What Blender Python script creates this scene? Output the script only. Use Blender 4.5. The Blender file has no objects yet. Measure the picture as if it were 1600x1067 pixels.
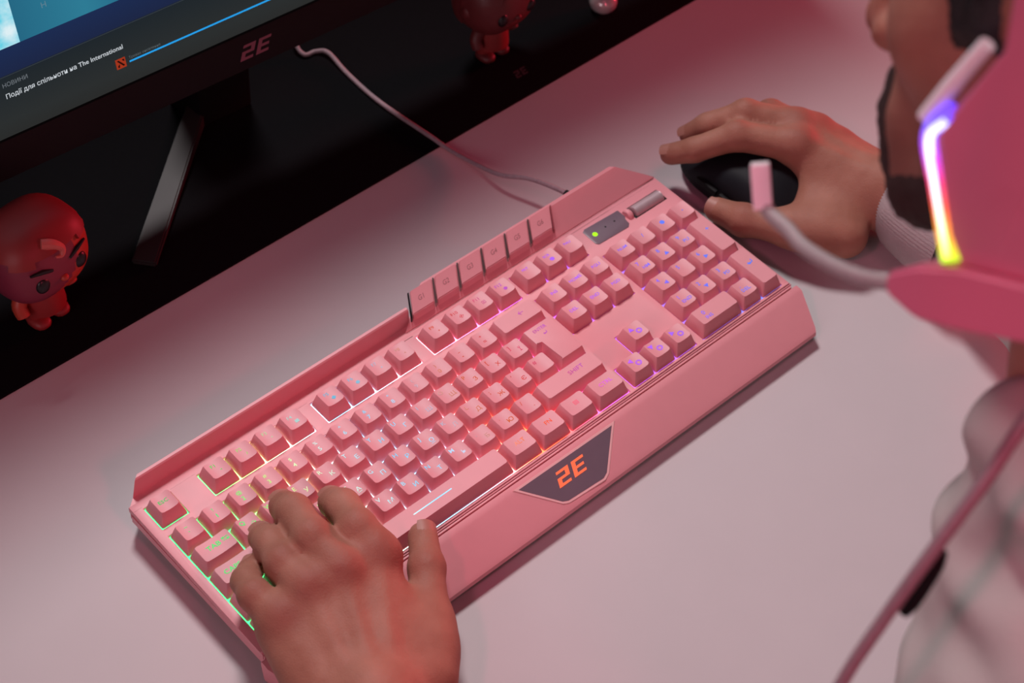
import bpy, bmesh, math, random
import numpy as np
from mathutils import Vector, Matrix
random.seed(7)
SC = bpy.context.scene
COL = SC.collection
K = 0.001                                   # everything below is written in millimetres, z = 0 is the desk top

# ------------------------------------------------------------------ camera, exposure, lights
cam_d = bpy.data.cameras.new('camera'); cam = bpy.data.objects.new('camera', cam_d); COL.objects.link(cam)
RX = Vector((0.7415174, -0.6686090, 0.0558024)); RY = Vector((-0.4858186, -0.5924309, -0.6426554)); RZ = Vector((0.4627443, 0.4494303, -0.7641205))
cam.matrix_world = Matrix(((RX.x, -RY.x, -RZ.x, -0.2907067), (RX.y, -RY.y, -RZ.y, -0.5377935), (RX.z, -RY.z, -RZ.z, 0.9245273), (0, 0, 0, 1)))
cam_d.sensor_width = 36.0; cam_d.sensor_fit = 'HORIZONTAL'; cam_d.lens = 2858.13 * 36.0 / 1600.0
cam_d.clip_start = 0.02; cam_d.clip_end = 30
cam_d.dof.use_dof = True; cam_d.dof.focus_distance = 1.10; cam_d.dof.aperture_fstop = 9.5
SC.camera = cam
SC.view_settings.view_transform = 'Standard'; SC.view_settings.look = 'None'
SC.view_settings.gamma = 1.0; SC.view_settings.use_curve_mapping = False
SC.view_settings.exposure = 0.0

W = bpy.data.worlds.new('room_light'); SC.world = W; W.use_nodes = True
W.node_tree.nodes['Background'].inputs['Color'].default_value = (0.75, 0.26, 0.36, 1)
W.node_tree.nodes['Background'].inputs['Strength'].default_value = 0.035

def area(name, loc, target, size, power, color, shape='SQUARE', size_y=None):
    d = bpy.data.lights.new(name, 'AREA'); d.energy = power; d.color = color; d.shape = shape; d.size = size
    if size_y: d.size_y = size_y
    o = bpy.data.objects.new(name, d); COL.objects.link(o); o.location = loc
    o.rotation_euler = (Vector(target) - Vector(loc)).to_track_quat('-Z', 'Y').to_euler()
    return o
def spot(name, loc, target, radius, power, color, angle, blend):
    d = bpy.data.lights.new(name, 'SPOT'); d.energy = power; d.color = color; d.shadow_soft_size = radius
    d.spot_size = math.radians(angle); d.spot_blend = blend
    o = bpy.data.objects.new(name, d); COL.objects.link(o); o.location = loc
    o.rotation_euler = (Vector(target) - Vector(loc)).to_track_quat('-Z', 'Y').to_euler()
    return o
spot('ceiling_spot', (0.62, 0.98, 1.75), (0.17, -0.22, 0.0), 0.20, 132.0, (1.0, 0.91, 0.92), 44, 1.0)
area('side_fill', (-1.55, -0.50, 0.95), (0.15, -0.33, 0.40), 0.8, 7.0, (1.0, 0.76, 0.81))  # unseen panel added to fill the earcup and hoodie from the left
area('red_lamp', (2.30, -0.16, 0.30), (0.3, -0.15, 0.05), 0.34, 25.0, (1.0, 0.05, 0.09))
spot('pink_spot', (-0.10, -0.78, 2.10), (0.36, -0.26, 0.0), 0.09, 14.0, (1.0, 0.16, 0.29), 29, 0.9)
spot('pink_side_fill', (-0.66, -0.36, 1.12), (0.36, -0.29, 0.0), 0.06, 16.0, (1.0, 0.19, 0.32), 34, 1.0)  # unseen narrow cone added to tint the front right desk pink
area('pink_lamp', (0.02, -1.25, 1.05), (0.25, -0.12, 0.0), 0.16, 4.6, (1.0, 0.09, 0.18))

# ------------------------------------------------------------------ helpers
def nd(nt, t, **kw):
    n = nt.nodes.new(t)
    for k, v in kw.items():
        if k in n.inputs.keys(): n.inputs[k].default_value = v
        else: setattr(n, k, v)
    return n

def mat(name, col, rough=0.5, metal=0.0, scale=60.0, var=0.06, bump=0.0, bscale=None, coat=0.0, spec=0.5, sss=0.0, detail=3.0):
    m = bpy.data.materials.new(name); m.use_nodes = True; nt = m.node_tree
    b = nt.nodes['Principled BSDF']
    tc = nd(nt, 'ShaderNodeTexCoord'); no = nd(nt, 'ShaderNodeTexNoise', Scale=scale, Detail=detail)
    nt.links.new(tc.outputs['Object'], no.inputs['Vector'])
    mx = nd(nt, 'ShaderNodeMix', data_type='RGBA'); mx.blend_type = 'MIX'
    mx.inputs[6].default_value = tuple(c * (1 - var) for c in col) + (1,)
    mx.inputs[7].default_value = tuple(min(1, c * (1 + var)) for c in col) + (1,)
    nt.links.new(no.outputs['Fac'], mx.inputs[0]); nt.links.new(mx.outputs[2], b.inputs['Base Color'])
    b.inputs['Roughness'].default_value = rough; b.inputs['Metallic'].default_value = metal
    b.inputs['Specular IOR Level'].default_value = spec
    b.inputs['Coat Weight'].default_value = coat; b.inputs['Coat Roughness'].default_value = 0.15
    if sss:
        b.inputs['Subsurface Weight'].default_value = sss
        b.inputs['Subsurface Radius'].default_value = (0.006, 0.002, 0.001); b.inputs['Subsurface Scale'].default_value = 1.0
    if bump:
        n2 = nd(nt, 'ShaderNodeTexNoise', Scale=bscale or scale * 6, Detail=4.0)
        nt.links.new(tc.outputs['Object'], n2.inputs['Vector'])
        bp = nd(nt, 'ShaderNodeBump', Strength=bump, Distance=0.001)
        nt.links.new(n2.outputs['Fac'], bp.inputs['Height']); nt.links.new(bp.outputs['Normal'], b.inputs['Normal'])
    return m

def emit(name, col, strength):
    m = bpy.data.materials.new(name); m.use_nodes = True; nt = m.node_tree; nt.nodes.clear()
    out = nd(nt, 'ShaderNodeOutputMaterial'); e = nd(nt, 'ShaderNodeEmission', Strength=strength)
    e.inputs['Color'].default_value = tuple(col) + (1,)
    nt.links.new(e.outputs[0], out.inputs[0]); return m

def ramp_emit(name, axis, lo, hi, stops, strength, space='Object'):
    m = bpy.data.materials.new(name); m.use_nodes = True; nt = m.node_tree; nt.nodes.clear()
    out = nd(nt, 'ShaderNodeOutputMaterial'); e = nd(nt, 'ShaderNodeEmission', Strength=strength)
    if space == 'Object':
        tc = nd(nt, 'ShaderNodeTexCoord'); src = tc.outputs['Object']
    else:
        g = nd(nt, 'ShaderNodeNewGeometry'); src = g.outputs['Position']
    sx = nd(nt, 'ShaderNodeSeparateXYZ'); nt.links.new(src, sx.inputs[0])
    mr = nd(nt, 'ShaderNodeMapRange'); mr.inputs[1].default_value = lo; mr.inputs[2].default_value = hi
    nt.links.new(sx.outputs[axis], mr.inputs[0])
    cr = nd(nt, 'ShaderNodeValToRGB'); els = cr.color_ramp.elements
    while len(els) > 1: els.remove(els[-1])
    for i, (p, c) in enumerate(stops):
        el = els[0] if i == 0 else els.new(p)
        el.position = p; el.color = tuple(c) + (1,)
    nt.links.new(mr.outputs[0], cr.inputs[0]); nt.links.new(cr.outputs[0], e.inputs['Color'])
    nt.links.new(e.outputs[0], out.inputs[0]); return m

def thing(name, label, cat, loc=(0, 0, 0), group=None):
    o = bpy.data.objects.new(name, None); COL.objects.link(o); o.location = Vector(loc) * K
    o.empty_display_size = 0.02; o['label'] = label; o['category'] = cat
    if group: o['group'] = group
    return o

def mesh(name, verts, faces, m, parent=None, smooth=True, angle=35, label=None, world=None):
    """verts in mm (world coordinates unless the parent says otherwise)"""
    me = bpy.data.meshes.new(name)
    v = np.asarray(verts, float) * K
    me.from_pydata(v.tolist(), [], [list(f) for f in faces]); me.update()
    return link(name, me, m, parent, smooth, angle, label)

def link(name, me, m, parent=None, smooth=True, angle=35, label=None):
    o = bpy.data.objects.new(name, me); COL.objects.link(o)
    if m and not me.materials: me.materials.append(m)
    if smooth:
        me.polygons.foreach_set('use_smooth', [True] * len(me.polygons))
        if angle:
            try: me.set_sharp_from_angle(angle=math.radians(angle))
            except Exception: pass
    if parent:
        o.parent = parent
        root = parent
        p = Vector((0, 0, 0)); q = parent
        while q: p = p + q.location; q = q.parent
        o.location = -p                      # meshes keep world coordinates under unrotated parents
    if label: o['label'] = label
    return o

def fix(me):
    bm = bmesh.new(); bm.from_mesh(me); bmesh.ops.recalc_face_normals(bm, faces=bm.faces); bm.to_mesh(me); bm.free()

def box(x0, x1, y0, y1, z0, z1, bev=0.0, seg=2):
    bm = bmesh.new(); bmesh.ops.create_cube(bm, size=1)
    for v in bm.verts:
        v.co = Vector(((x0 + x1) / 2 + v.co.x * (x1 - x0), (y0 + y1) / 2 + v.co.y * (y1 - y0), (z0 + z1) / 2 + v.co.z * (z1 - z0)))
    if bev: bmesh.ops.bevel(bm, geom=bm.edges[:], offset=bev, segments=seg, affect='EDGES', profile=0.7)
    return bm

def bm_obj(name, bm, m, parent=None, smooth=True, angle=35, label=None, xf=None):
    if xf is not None: bmesh.ops.transform(bm, matrix=xf, verts=bm.verts)
    bmesh.ops.scale(bm, vec=(K, K, K), verts=bm.verts)
    bmesh.ops.recalc_face_normals(bm, faces=bm.faces)
    me = bpy.data.meshes.new(name); bm.to_mesh(me); bm.free()
    return link(name, me, m, parent, smooth, angle, label)

def prism(poly, z0, z1, bev=0.0):
    """poly: list of (x,y) or (x,y,zt) ; straight prism"""
    bm = bmesh.new()
    lo = [bm.verts.new((p[0], p[1], z0)) for p in poly]
    hi = [bm.verts.new((p[0], p[1], p[2] if len(p) > 2 else z1)) for p in poly]
    n = len(poly)
    bm.faces.new(lo[::-1]); bm.faces.new(hi)
    for i in range(n): bm.faces.new((lo[i], lo[(i + 1) % n], hi[(i + 1) % n], hi[i]))
    if bev: bmesh.ops.bevel(bm, geom=bm.edges[:], offset=bev, segments=2, affect='EDGES', profile=0.7)
    return bm

def extrude_profile(prof, x0, x1, bev=0.0, shear0=None, shear1=None):
    """prof: list of (y,z), swept along x; shear functions move the x of either end"""
    bm = bmesh.new()
    a = [bm.verts.new((shear0(y, z) if shear0 else x0, y, z)) for y, z in prof]
    b = [bm.verts.new((shear1(y, z) if shear1 else x1, y, z)) for y, z in prof]
    n = len(prof)
    bm.faces.new(a); bm.faces.new(b[::-1])
    for i in range(n): bm.faces.new((a[i], b[i], b[(i + 1) % n], a[(i + 1) % n]))
    if bev: bmesh.ops.bevel(bm, geom=bm.edges[:], offset=bev, segments=2, affect='EDGES', profile=0.7)
    return bm

def catmull(pts, n=8):
    P = [Vector(p) for p in pts]; out = []
    for i in range(len(P) - 1):
        a = P[i - 1] if i else P[0] * 2 - P[1]; b, c = P[i], P[i + 1]; d = P[i + 2] if i + 2 < len(P) else P[-1] * 2 - P[-2]
        for k in range(n):
            t = k / n
            out.append(0.5 * ((2 * b) + (c - a) * t + (2 * a - 5 * b + 4 * c - d) * t * t + (3 * b - a - 3 * c + d) * t ** 3))
    out.append(P[-1]); return out

def tube(pts, rad, sides=10, flat=1.0, caps=True):
    """swept tube; rad is a number or a list"""
    bm = bmesh.new(); P = [Vector(p) for p in pts]; n = len(P); rings = []
    up = Vector((0, 0, 1)); prev = None
    for i, p in enumerate(P):
        t = (P[min(i + 1, n - 1)] - P[max(i - 1, 0)]).normalized()
        if prev is None:
            s = t.cross(up if abs(t.z) < 0.95 else Vector((1, 0, 0))).normalized()
        else:
            s = (prev - t * prev.dot(t)).normalized()
        prev = s; q = t.cross(s)
        r = rad[i] if hasattr(rad, '__len__') else rad
        rings.append([bm.verts.new(p + (s * math.cos(a) + q * math.sin(a) * flat) * r) for a in [2 * math.pi * k / sides for k in range(sides)]])
    for i in range(n - 1):
        for k in range(sides):
            bm.faces.new((rings[i][k], rings[i][(k + 1) % sides], rings[i + 1][(k + 1) % sides], rings[i + 1][k]))
    if caps: bm.faces.new(rings[0][::-1]); bm.faces.new(rings[-1])
    return bm

def ellipsoid(c, r, R=None, u=24, v=14):
    bm = bmesh.new(); bmesh.ops.create_uvsphere(bm, u_segments=u, v_segments=v, radius=1)
    for w in bm.verts:
        p = Vector((w.co.x * r[0], w.co.y * r[1], w.co.z * r[2]))
        w.co = (R @ p if R else p) + Vector(c)
    return bm

_tc = {}
def text_mesh(s, size, bold=0.0, ext=0.0, shear=0.0):
    """flat lettering, size in mm, centred on the origin; returns (verts Nx3 in mm, faces)"""
    key = (s, size, bold, ext, shear)
    if key in _tc: return _tc[key]
    cu = bpy.data.curves.new('txt', 'FONT'); cu.body = s; cu.size = size; cu.align_x = 'CENTER'; cu.align_y = 'CENTER'
    cu.resolution_u = 2; cu.offset = bold; cu.extrude = ext; cu.shear = shear
    o = bpy.data.objects.new('txt', cu); COL.objects.link(o)
    dg = bpy.context.evaluated_depsgraph_get(); me = bpy.data.meshes.new_from_object(o.evaluated_get(dg))
    v = np.array([x.co[:] for x in me.vertices]).reshape(-1, 3); f = [tuple(p.vertices) for p in me.polygons]
    bpy.data.objects.remove(o); bpy.data.curves.remove(cu); bpy.data.meshes.remove(me)
    _tc[key] = (v, f); return v, f

# logo made of bars: slanted squared "2E"
def logo_bars(w=1.0, h=1.0):
    """list of quads (x0,x1,y0,y1) in a unit box before slanting: digit 2 then E"""
    t = 0.17
    q = []
    q += [(0, .44, 1 - t, 1), (.44 - t * .8, .44, .5, 1 - t), (0, .44, .5 - t / 2, .5 + t / 2), (0, t * .8, t, .5), (0, .44, 0, t)]
    q += [(.56, 1.0, 1 - t, 1), (.56, .97, .5 - t / 2, .5 + t / 2), (.56, 1.0, 0, t), (.56, .56 + t * .8, t, 1 - t)]
    return q
def logo_mesh(o, ex, ey, w, h, slant=0.28, lift=None):
    """verts, faces of the mark at point o spanned by ex (w wide) and ey (h high), thickness along lift"""
    o = Vector(o); ex = Vector(ex).normalized(); ey = Vector(ey).normalized(); n = ex.cross(ey) * (lift or 0.2)
    V, F = [], []
    for x0, x1, y0, y1 in logo_bars():
        b = len(V)
        for dz in (0, 1):
            for x, y in ((x0, y0), (x1, y0), (x1, y1), (x0, y1)):
                V.append(o + ex * ((x - .5) * w + (y - .5) * slant * h) + ey * ((y - .5) * h) + n * dz)
        F += [(b + 4, b + 5, b + 6, b + 7), (b, b + 1, b + 5, b + 4), (b + 1, b + 2, b + 6, b + 5), (b + 2, b + 3, b + 7, b + 6), (b + 3, b, b + 4, b + 7)]
    return V, F

# ------------------------------------------------------------------ materials
M = {}
M['desk'] = mat('desk_laminate', (0.56, 0.525, 0.535), 0.6, scale=25, var=0.025, bump=0.02, bscale=900, spec=0.3)
M['mat'] = mat('black_mat_cloth', (0.0042, 0.0042, 0.0052), 0.8, scale=300, var=0.15, bump=0.05, bscale=2500, spec=0.05)
M['pink'] = mat('pink_plastic', (0.74, 0.30, 0.335), 0.46, scale=90, var=0.03, bump=0.04, bscale=3500)
M['pinkkey'] = mat('pink_keycap_plastic', (0.76, 0.325, 0.36), 0.5, scale=90, var=0.03, bump=0.05, bscale=4500)
M['pinkgloss'] = mat('pink_headset_plastic', (0.58, 0.175, 0.27), 0.38, scale=50, var=0.03)
M['black'] = mat('black_plastic', (0.0048, 0.0048, 0.0056), 0.6, scale=80, var=0.1, bump=0.03, bscale=2500, spec=0.2)
M['blackm'] = mat('black_mouse_shell', (0.006, 0.007, 0.010), 0.6, scale=80, var=0.1, spec=0.2)
M['gray'] = mat('smoked_panel', (0.165, 0.118, 0.150), 0.32, scale=120, var=0.05, bump=0.03, bscale=5000)
M['steel'] = mat('brushed_steel', (0.40, 0.36, 0.34), 0.35, metal=0.9, scale=200, var=0.1)
M['roller'] = mat('roller_metal', (0.50, 0.39, 0.41), 0.42, metal=0.3, scale=200, var=0.1)
M['foot'] = mat('dark_grey_metal', (0.017, 0.017, 0.016), 0.55, metal=0.0, scale=100, var=0.08)
M['print'] = mat('grey_print', (0.42, 0.15, 0.17), 0.6, var=0.02)
M['groove'] = mat('dark_pink_seam', (0.33, 0.07, 0.09), 0.6, var=0.02)
M['cable'] = mat('mauve_braided_cable', (0.36, 0.25, 0.28), 0.7, scale=600, var=0.35, bump=0.4, bscale=1800)
M['cable2'] = mat('headset_cable', (0.23, 0.185, 0.20), 0.6, scale=600, var=0.25, bump=0.3, bscale=1800)
M['boom'] = mat('grey_boom_rubber', (0.30, 0.30, 0.295), 0.55, scale=300, var=0.08)
M['pale'] = mat('pale_pink_plastic', (0.86, 0.90, 0.90), 0.35, scale=80, var=0.03)
M['hoodie'] = mat('pale_hoodie_fleece', (0.42, 0.42, 0.395), 0.95, scale=18, var=0.10, bump=0.35, bscale=900, spec=0.1)
M['cuff'] = mat('ribbed_cuff', (0.42, 0.36, 0.36), 0.95, scale=40, var=0.1, bump=0.3, bscale=900, spec=0.1)
M['hair'] = mat('black_hair', (0.010, 0.008, 0.008), 0.6, scale=300, var=0.4, bump=0.6, bscale=900)
M['beard'] = mat('dark_beard', (0.040, 0.025, 0.022), 0.75, scale=350, var=0.5, bump=0.7, bscale=1100, spec=0.2)
M['eye'] = mat('eyeball', (0.75, 0.70, 0.68), 0.2, var=0.02)
M['wall'] = mat('dim_wall_paint', (0.10, 0.07, 0.08), 0.9, scale=20, var=0.08)
M['floor'] = mat('dark_floor', (0.06, 0.05, 0.05), 0.7, scale=15, var=0.2)
M['vred'] = mat('red_vinyl', (0.42, 0.050, 0.028), 0.45, scale=60, var=0.06)
M['vred2'] = mat('dark_red_vinyl', (0.26, 0.022, 0.022), 0.5, scale=60, var=0.06)
M['vpurple'] = mat('plum_vinyl', (0.20, 0.022, 0.050), 0.5, scale=60, var=0.08)
M['vblack'] = mat('black_paint', (0.006, 0.006, 0.007), 0.35, var=0.1)
M['vdark'] = mat('maroon_vinyl', (0.13, 0.018, 0.020), 0.5, var=0.1)

def skin_material():
    m = bpy.data.materials.new('skin'); m.use_nodes = True; nt = m.node_tree; b = nt.nodes['Principled BSDF']
    tc = nd(nt, 'ShaderNodeTexCoord')
    n1 = nd(nt, 'ShaderNodeTexNoise', Scale=42.0, Detail=4.0); nt.links.new(tc.outputs['Object'], n1.inputs['Vector'])
    cr = nd(nt, 'ShaderNodeValToRGB'); cr.color_ramp.elements[0].position = 0.3; cr.color_ramp.elements[1].position = 0.72
    cr.color_ramp.elements[0].color = (0.295, 0.124, 0.085, 1); cr.color_ramp.elements[1].color = (0.38, 0.175, 0.124, 1)
    nt.links.new(n1.outputs['Fac'], cr.inputs[0])
    at = nd(nt, 'ShaderNodeAttribute'); at.attribute_name = 'flush_and_hollows'
    mx = nd(nt, 'ShaderNodeMix', data_type='RGBA'); mx.inputs[7].default_value = (0.24, 0.060, 0.048, 1)
    nt.links.new(cr.outputs[0], mx.inputs[6]); nt.links.new(at.outputs['Fac'], mx.inputs[0])
    a2 = nd(nt, 'ShaderNodeAttribute'); a2.attribute_name = 'stubble'
    m2 = nd(nt, 'ShaderNodeMix', data_type='RGBA'); m2.inputs[7].default_value = (0.085, 0.050, 0.042, 1)
    nt.links.new(mx.outputs[2], m2.inputs[6]); nt.links.new(a2.outputs['Fac'], m2.inputs[0]); nt.links.new(m2.outputs[2], b.inputs['Base Color'])
    b.inputs['Roughness'].default_value = 0.6; b.inputs['Specular IOR Level'].default_value = 0.25
    b.inputs['Subsurface Weight'].default_value = 0.12; b.inputs['Subsurface Radius'].default_value = (0.004, 0.0015, 0.0008); b.inputs['Subsurface Scale'].default_value = 1.0
    v = nd(nt, 'ShaderNodeTexVoronoi', Scale=900.0); nt.links.new(tc.outputs['Object'], v.inputs['Vector'])
    n2 = nd(nt, 'ShaderNodeTexNoise', Scale=160.0, Detail=5.0); nt.links.new(tc.outputs['Object'], n2.inputs['Vector'])
    ad = nd(nt, 'ShaderNodeMath', operation='ADD'); ml = nd(nt, 'ShaderNodeMath', operation='MULTIPLY'); ml.inputs[1].default_value = 0.25
    nt.links.new(v.outputs['Distance'], ml.inputs[0]); nt.links.new(ml.outputs[0], ad.inputs[0]); nt.links.new(n2.outputs['Fac'], ad.inputs[1])
    bp = nd(nt, 'ShaderNodeBump', Strength=0.35, Distance=0.0012); nt.links.new(ad.outputs[0], bp.inputs['Height']); nt.links.new(bp.outputs['Normal'], b.inputs['Normal'])
    return m
M['skin'] = skin_material()
M['nail'] = mat('fingernail', (0.37, 0.165, 0.125), 0.5, var=0.03)

RGB = [(0.0, (.04, .90, .20)), (.075, (.06, .95, .22)), (.115, (.28, 1, .22)), (.16, (.70, 1, .32)), (.205, (.85, 1, .62)), (.25, (.62, .92, .95)), (.31, (.26, .70, 1)),
       (.365, (.42, .74, 1)), (.41, (.85, .68, .85)), (.44, (1, .42, .32)), (.475, (1, .20, .07)), (.53, (1, .10, .05)), (.585, (1, .12, .26)), (.635, (.80, .16, .85)), (.70, (.52, .14, 1)),
       (.80, (.40, .15, 1)), (.875, (.18, .20, 1)), (1.0, (.10, .26, 1))]
RGBB = [q for q in RGB if q[0] < .40] + [(.41, (.88, .80, .95)), (.47, (1, .60, .70)), (.53, (1, .38, .66)), (.585, (1, .26, .80))] + [q for q in RGB if q[0] > .6]
M['glow'] = ramp_emit('rainbow_backlight', 0, 0.0, 0.432, RGB, 3.8, 'World')
def second_ramp(m):
    nt = m.node_tree; cr = [n for n in nt.nodes if n.type == 'VALTORGB'][0]; mrn = [n for n in nt.nodes if n.type == 'MAP_RANGE'][0]
    sx = [n for n in nt.nodes if n.type == 'SEPXYZ'][0]; e = [n for n in nt.nodes if n.type == 'EMISSION'][0]
    c2 = nd(nt, 'ShaderNodeValToRGB'); els = c2.color_ramp.elements
    while len(els) > 1: els.remove(els[-1])
    for i, (p, c) in enumerate(RGBB):
        el = els[0] if i == 0 else els.new(p); el.position = p; el.color = tuple(c) + (1,)
    nt.links.new(mrn.outputs[0], c2.inputs[0])
    my = nd(nt, 'ShaderNodeMapRange'); my.inputs[1].default_value = -.045; my.inputs[2].default_value = .012; nt.links.new(sx.outputs[1], my.inputs[0])
    mx = nd(nt, 'ShaderNodeMix', data_type='RGBA'); nt.links.new(my.outputs[0], mx.inputs[0]); nt.links.new(cr.outputs[0], mx.inputs[6]); nt.links.new(c2.outputs[0], mx.inputs[7])
    # the right-hand banks of keys glow less
    dm_ = nd(nt, 'ShaderNodeMapRange'); dm_.inputs[1].default_value = .235; dm_.inputs[2].default_value = .29; dm_.inputs[3].default_value = e.inputs['Strength'].default_value; dm_.inputs[4].default_value = e.inputs['Strength'].default_value * .5
    nt.links.new(sx.outputs[0], dm_.inputs[0]); nt.links.new(dm_.outputs[0], e.inputs['Strength']); nt.links.new(mx.outputs[2], e.inputs['Color'])
second_ramp(M['glow'])
M['legend'] = ramp_emit('shine_through_legend', 0, 0.0, 0.432, RGB, 1.0, 'World')
M['legenddim'] = ramp_emit('dim_shine_through_legend', 0, 0.0, 0.432, RGB, 0.7, 'World')

M['slit'] = ramp_emit('bright_slit', 0, 0.0, 0.432, RGB, 1.5, 'World')
# ------------------------------------------------------------------ the room
def structure(name, bm, m):
    o = bm_obj(name, bm, m, smooth=False); o['kind'] = 'structure'; return o
structure('floor', box(-2600, 3000, -2600, 2200, -780, -740), M['floor'])
structure('wall_back', box(-2600, 3000, 2200, 2260, -740, 1900), M['wall'])

desk = thing('desk', 'white laminate desk the pink keyboard stands on', 'desk', (200, 0, -740))
bm_obj('tabletop', box(-1100, 1500, -350, 700, -28, 0, 2.0), M['desk'], desk)
for x in (-1040, 1380):
    for y in (-310, 600): bm_obj('leg', box(x, x + 60, y, y + 60, -740, -28, 2), M['foot'], desk)

dm = thing('desk_mat', 'black desk mat under the monitor along the back of the desk', 'desk mat', (200, 400, 0))
bm_obj('cloth', box(-1000, 1400, 175.5, 690, 0, 2.5, 0.8), M['mat'], dm)
V, F = logo_mesh((450, 197, 2.5), (1, 0, 0), (0, 1, 0), 11, 7, lift=0.15)
mesh('printed_logo', V, F, mat('faded_print', (0.06, 0.03, 0.04), 0.7), dm, smooth=False)

# ------------------------------------------------------------------ monitor
a = math.radians(-3.268); th = math.radians(12)
mr = Vector((math.cos(a), math.sin(a), 0)); mn0 = Vector((math.sin(a), -math.cos(a), 0))
mu = Vector((0, 0, 1)) * math.cos(th) - mn0 * math.sin(th); mn = mr.cross(mu)
MO = Vector((60.4, 260.0, 119.5))
MX = Matrix((( mr.x, mu.x, mn.x, MO.x), (mr.y, mu.y, mn.y, MO.y), (mr.z, mu.z, mn.z, MO.z), (0, 0, 0, 1)))   # local: right, up, out of the screen
def mp(s, t, d=0): return MO + mr * s + mu * t + mn * d
mon = thing('monitor', 'large black monitor showing a game launcher with a blue progress bar', 'monitor', (252, 300, 0))
bm_obj('back_shell', box(-215, 645, -27.5, 335, -22, -1, 4), M['black'], mon, xf=MX)
bm_obj('lower_bezel', box(-215, 645, -27.5, -1.2, -1, 3, 1.2), M['black'], mon, xf=MX)
bm_obj('upper_bezel', box(-215, 645, 327, 335, -1, 2, 0.8), M['black'], mon, xf=MX)
bm_obj('side_bezel', box(-215, -206, -1.2, 327, -1, 2, 0.8), M['black'], mon, xf=MX)
bm_obj('side_bezel', box(636, 645, -1.2, 327, -1, 2, 0.8), M['black'], mon, xf=MX)
V, F = logo_mesh(mp(184.5, -14.6, 3.0), mr, mu, 22, 10.5, slant=0.45, lift=0.25)
mesh('bezel_logo', V, F, emit('lit_bezel_logo', (0.075, 0.013, 0.020), 1.0), mon, smooth=False, label='dim red logo on the lower bezel')
scr = bm_obj('screen', box(-206, 636, -1.2, 327, -1, 0.4), None, mon, smooth=False, xf=MX)
def scr_mat():
    m = bpy.data.materials.new('launcher_page'); m.use_nodes = True; nt = m.node_tree; nt.nodes.clear()
    out = nd(nt, 'ShaderNodeOutputMaterial'); e = nd(nt, 'ShaderNodeEmission', Strength=1.0)
    g = nd(nt, 'ShaderNodeTexCoord'); mpn = nd(nt, 'ShaderNodeMapping'); mpn.vector_type = 'POINT'
    # bring world position (mm) back to the screen's own right/up axes
    sx = nd(nt, 'ShaderNodeVectorMath', operation='SUBTRACT'); sx.inputs[1].default_value = tuple(MO * K)
    nt.links.new(g.outputs['Object'], sx.inputs[0])
    dt = nd(nt, 'ShaderNodeVectorMath', operation='DOT_PRODUCT'); dt.inputs[1].default_value = tuple(mu); nt.links.new(sx.outputs[0], dt.inputs[0])
    r = nd(nt, 'ShaderNodeMapRange'); r.inputs[1].default_value = 0; r.inputs[2].default_value = 0.075; nt.links.new(dt.outputs['Value'], r.inputs[0])
    cr = nd(nt, 'ShaderNodeValToRGB'); els = cr.color_ramp.elements
    st = [(0.0, (.0235, .0245, .0240)), (.12, (.0245, .0275, .0280)), (.5, (.0150, .0205, .0250)), (.525, (.0130, .018, .026)), (.53, (.0125, .020, .060)), (.8, (.0125, .026, .085)), (1, (.015, .032, .10))]
    while len(els) > 1: els.remove(els[-1])
    for i, (p, c) in enumerate(st):
        el = els[0] if i == 0 else els.new(p); el.position = p; el.color = c + (1,)
    nt.links.new(r.outputs[0], cr.inputs[0]); nt.links.new(cr.outputs[0], e.inputs['Color']); nt.links.new(e.outputs[0], out.inputs[0])
    return m
scr.data.materials.append(scr_mat())
def tile(name, s0, s1, t0, t1, m, d=0.55, label=None):
    return bm_obj(name, box(s0, s1, t0, t1, 0.35, d), m, scr, smooth=False, xf=MX, label=label)
def cloud_mat():
    m = bpy.data.materials.new('cloud_picture'); m.use_nodes = True; nt = m.node_tree; nt.nodes.clear()
    out = nd(nt, 'ShaderNodeOutputMaterial'); e = nd(nt, 'ShaderNodeEmission', Strength=1.0); tc = nd(nt, 'ShaderNodeTexCoord')
    n = nd(nt, 'ShaderNodeTexNoise', Scale=55.0, Detail=4.0); nt.links.new(tc.outputs['Object'], n.inputs['Vector'])
    cr = nd(nt, 'ShaderNodeValToRGB'); cr.color_ramp.elements[0].position = .35; cr.color_ramp.elements[1].position = .6
    cr.color_ramp.elements[0].color = (.10, .62, .78, 1); cr.color_ramp.elements[1].color = (.72, .86, .90, 1)
    nt.links.new(n.outputs['Fac'], cr.inputs[0]); nt.links.new(cr.outputs[0], e.inputs['Color']); nt.links.new(e.outputs[0], out.inputs[0]); return m
tile('game_picture', -160, 29.5, 57, 200, cloud_mat(), label='bright cloudy picture on the screen')
teal = ramp_emit('teal_panel', 0, 0.085, 0.20, [(0, (.018, .13, .22)), (.45, (.028, .20, .30)), (1, (.010, .085, .18))], 1.0, 'World')
tile('news_panel', 29.5, 430, 57, 200, teal, label='teal panel on the screen')
tile('divider_line', -190, 430, 38.7, 39.1, emit('divider', (.035, .045, .055), 1))
tile('progress_bar', 95.6, 420, 12.9, 14.0, emit('bar_blue', (.02, .36, .85), 1.0), label='thin bright blue progress bar')
tile('game_icon', 86, 93, 11.2, 18.2, emit('icon_red', (.36, .035, .012), 1), label='small red square icon')
for pts in ([(87, 17), (88.2, 17.4), (92, 12.8), (91.0, 12.2)], [(87.1, 13.6), (88.6, 14.6), (88.2, 12.2), (87.2, 12.1)], [(90.6, 17.2), (92.2, 17.2), (92.2, 15.4), (91, 16.2)]):
    mesh('icon_mark', [mp(s, t, 0.62) for s, t in pts], [(0, 1, 2, 3)], emit('icon_dark', (.02, .004, .004), 1), scr, smooth=False)
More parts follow.
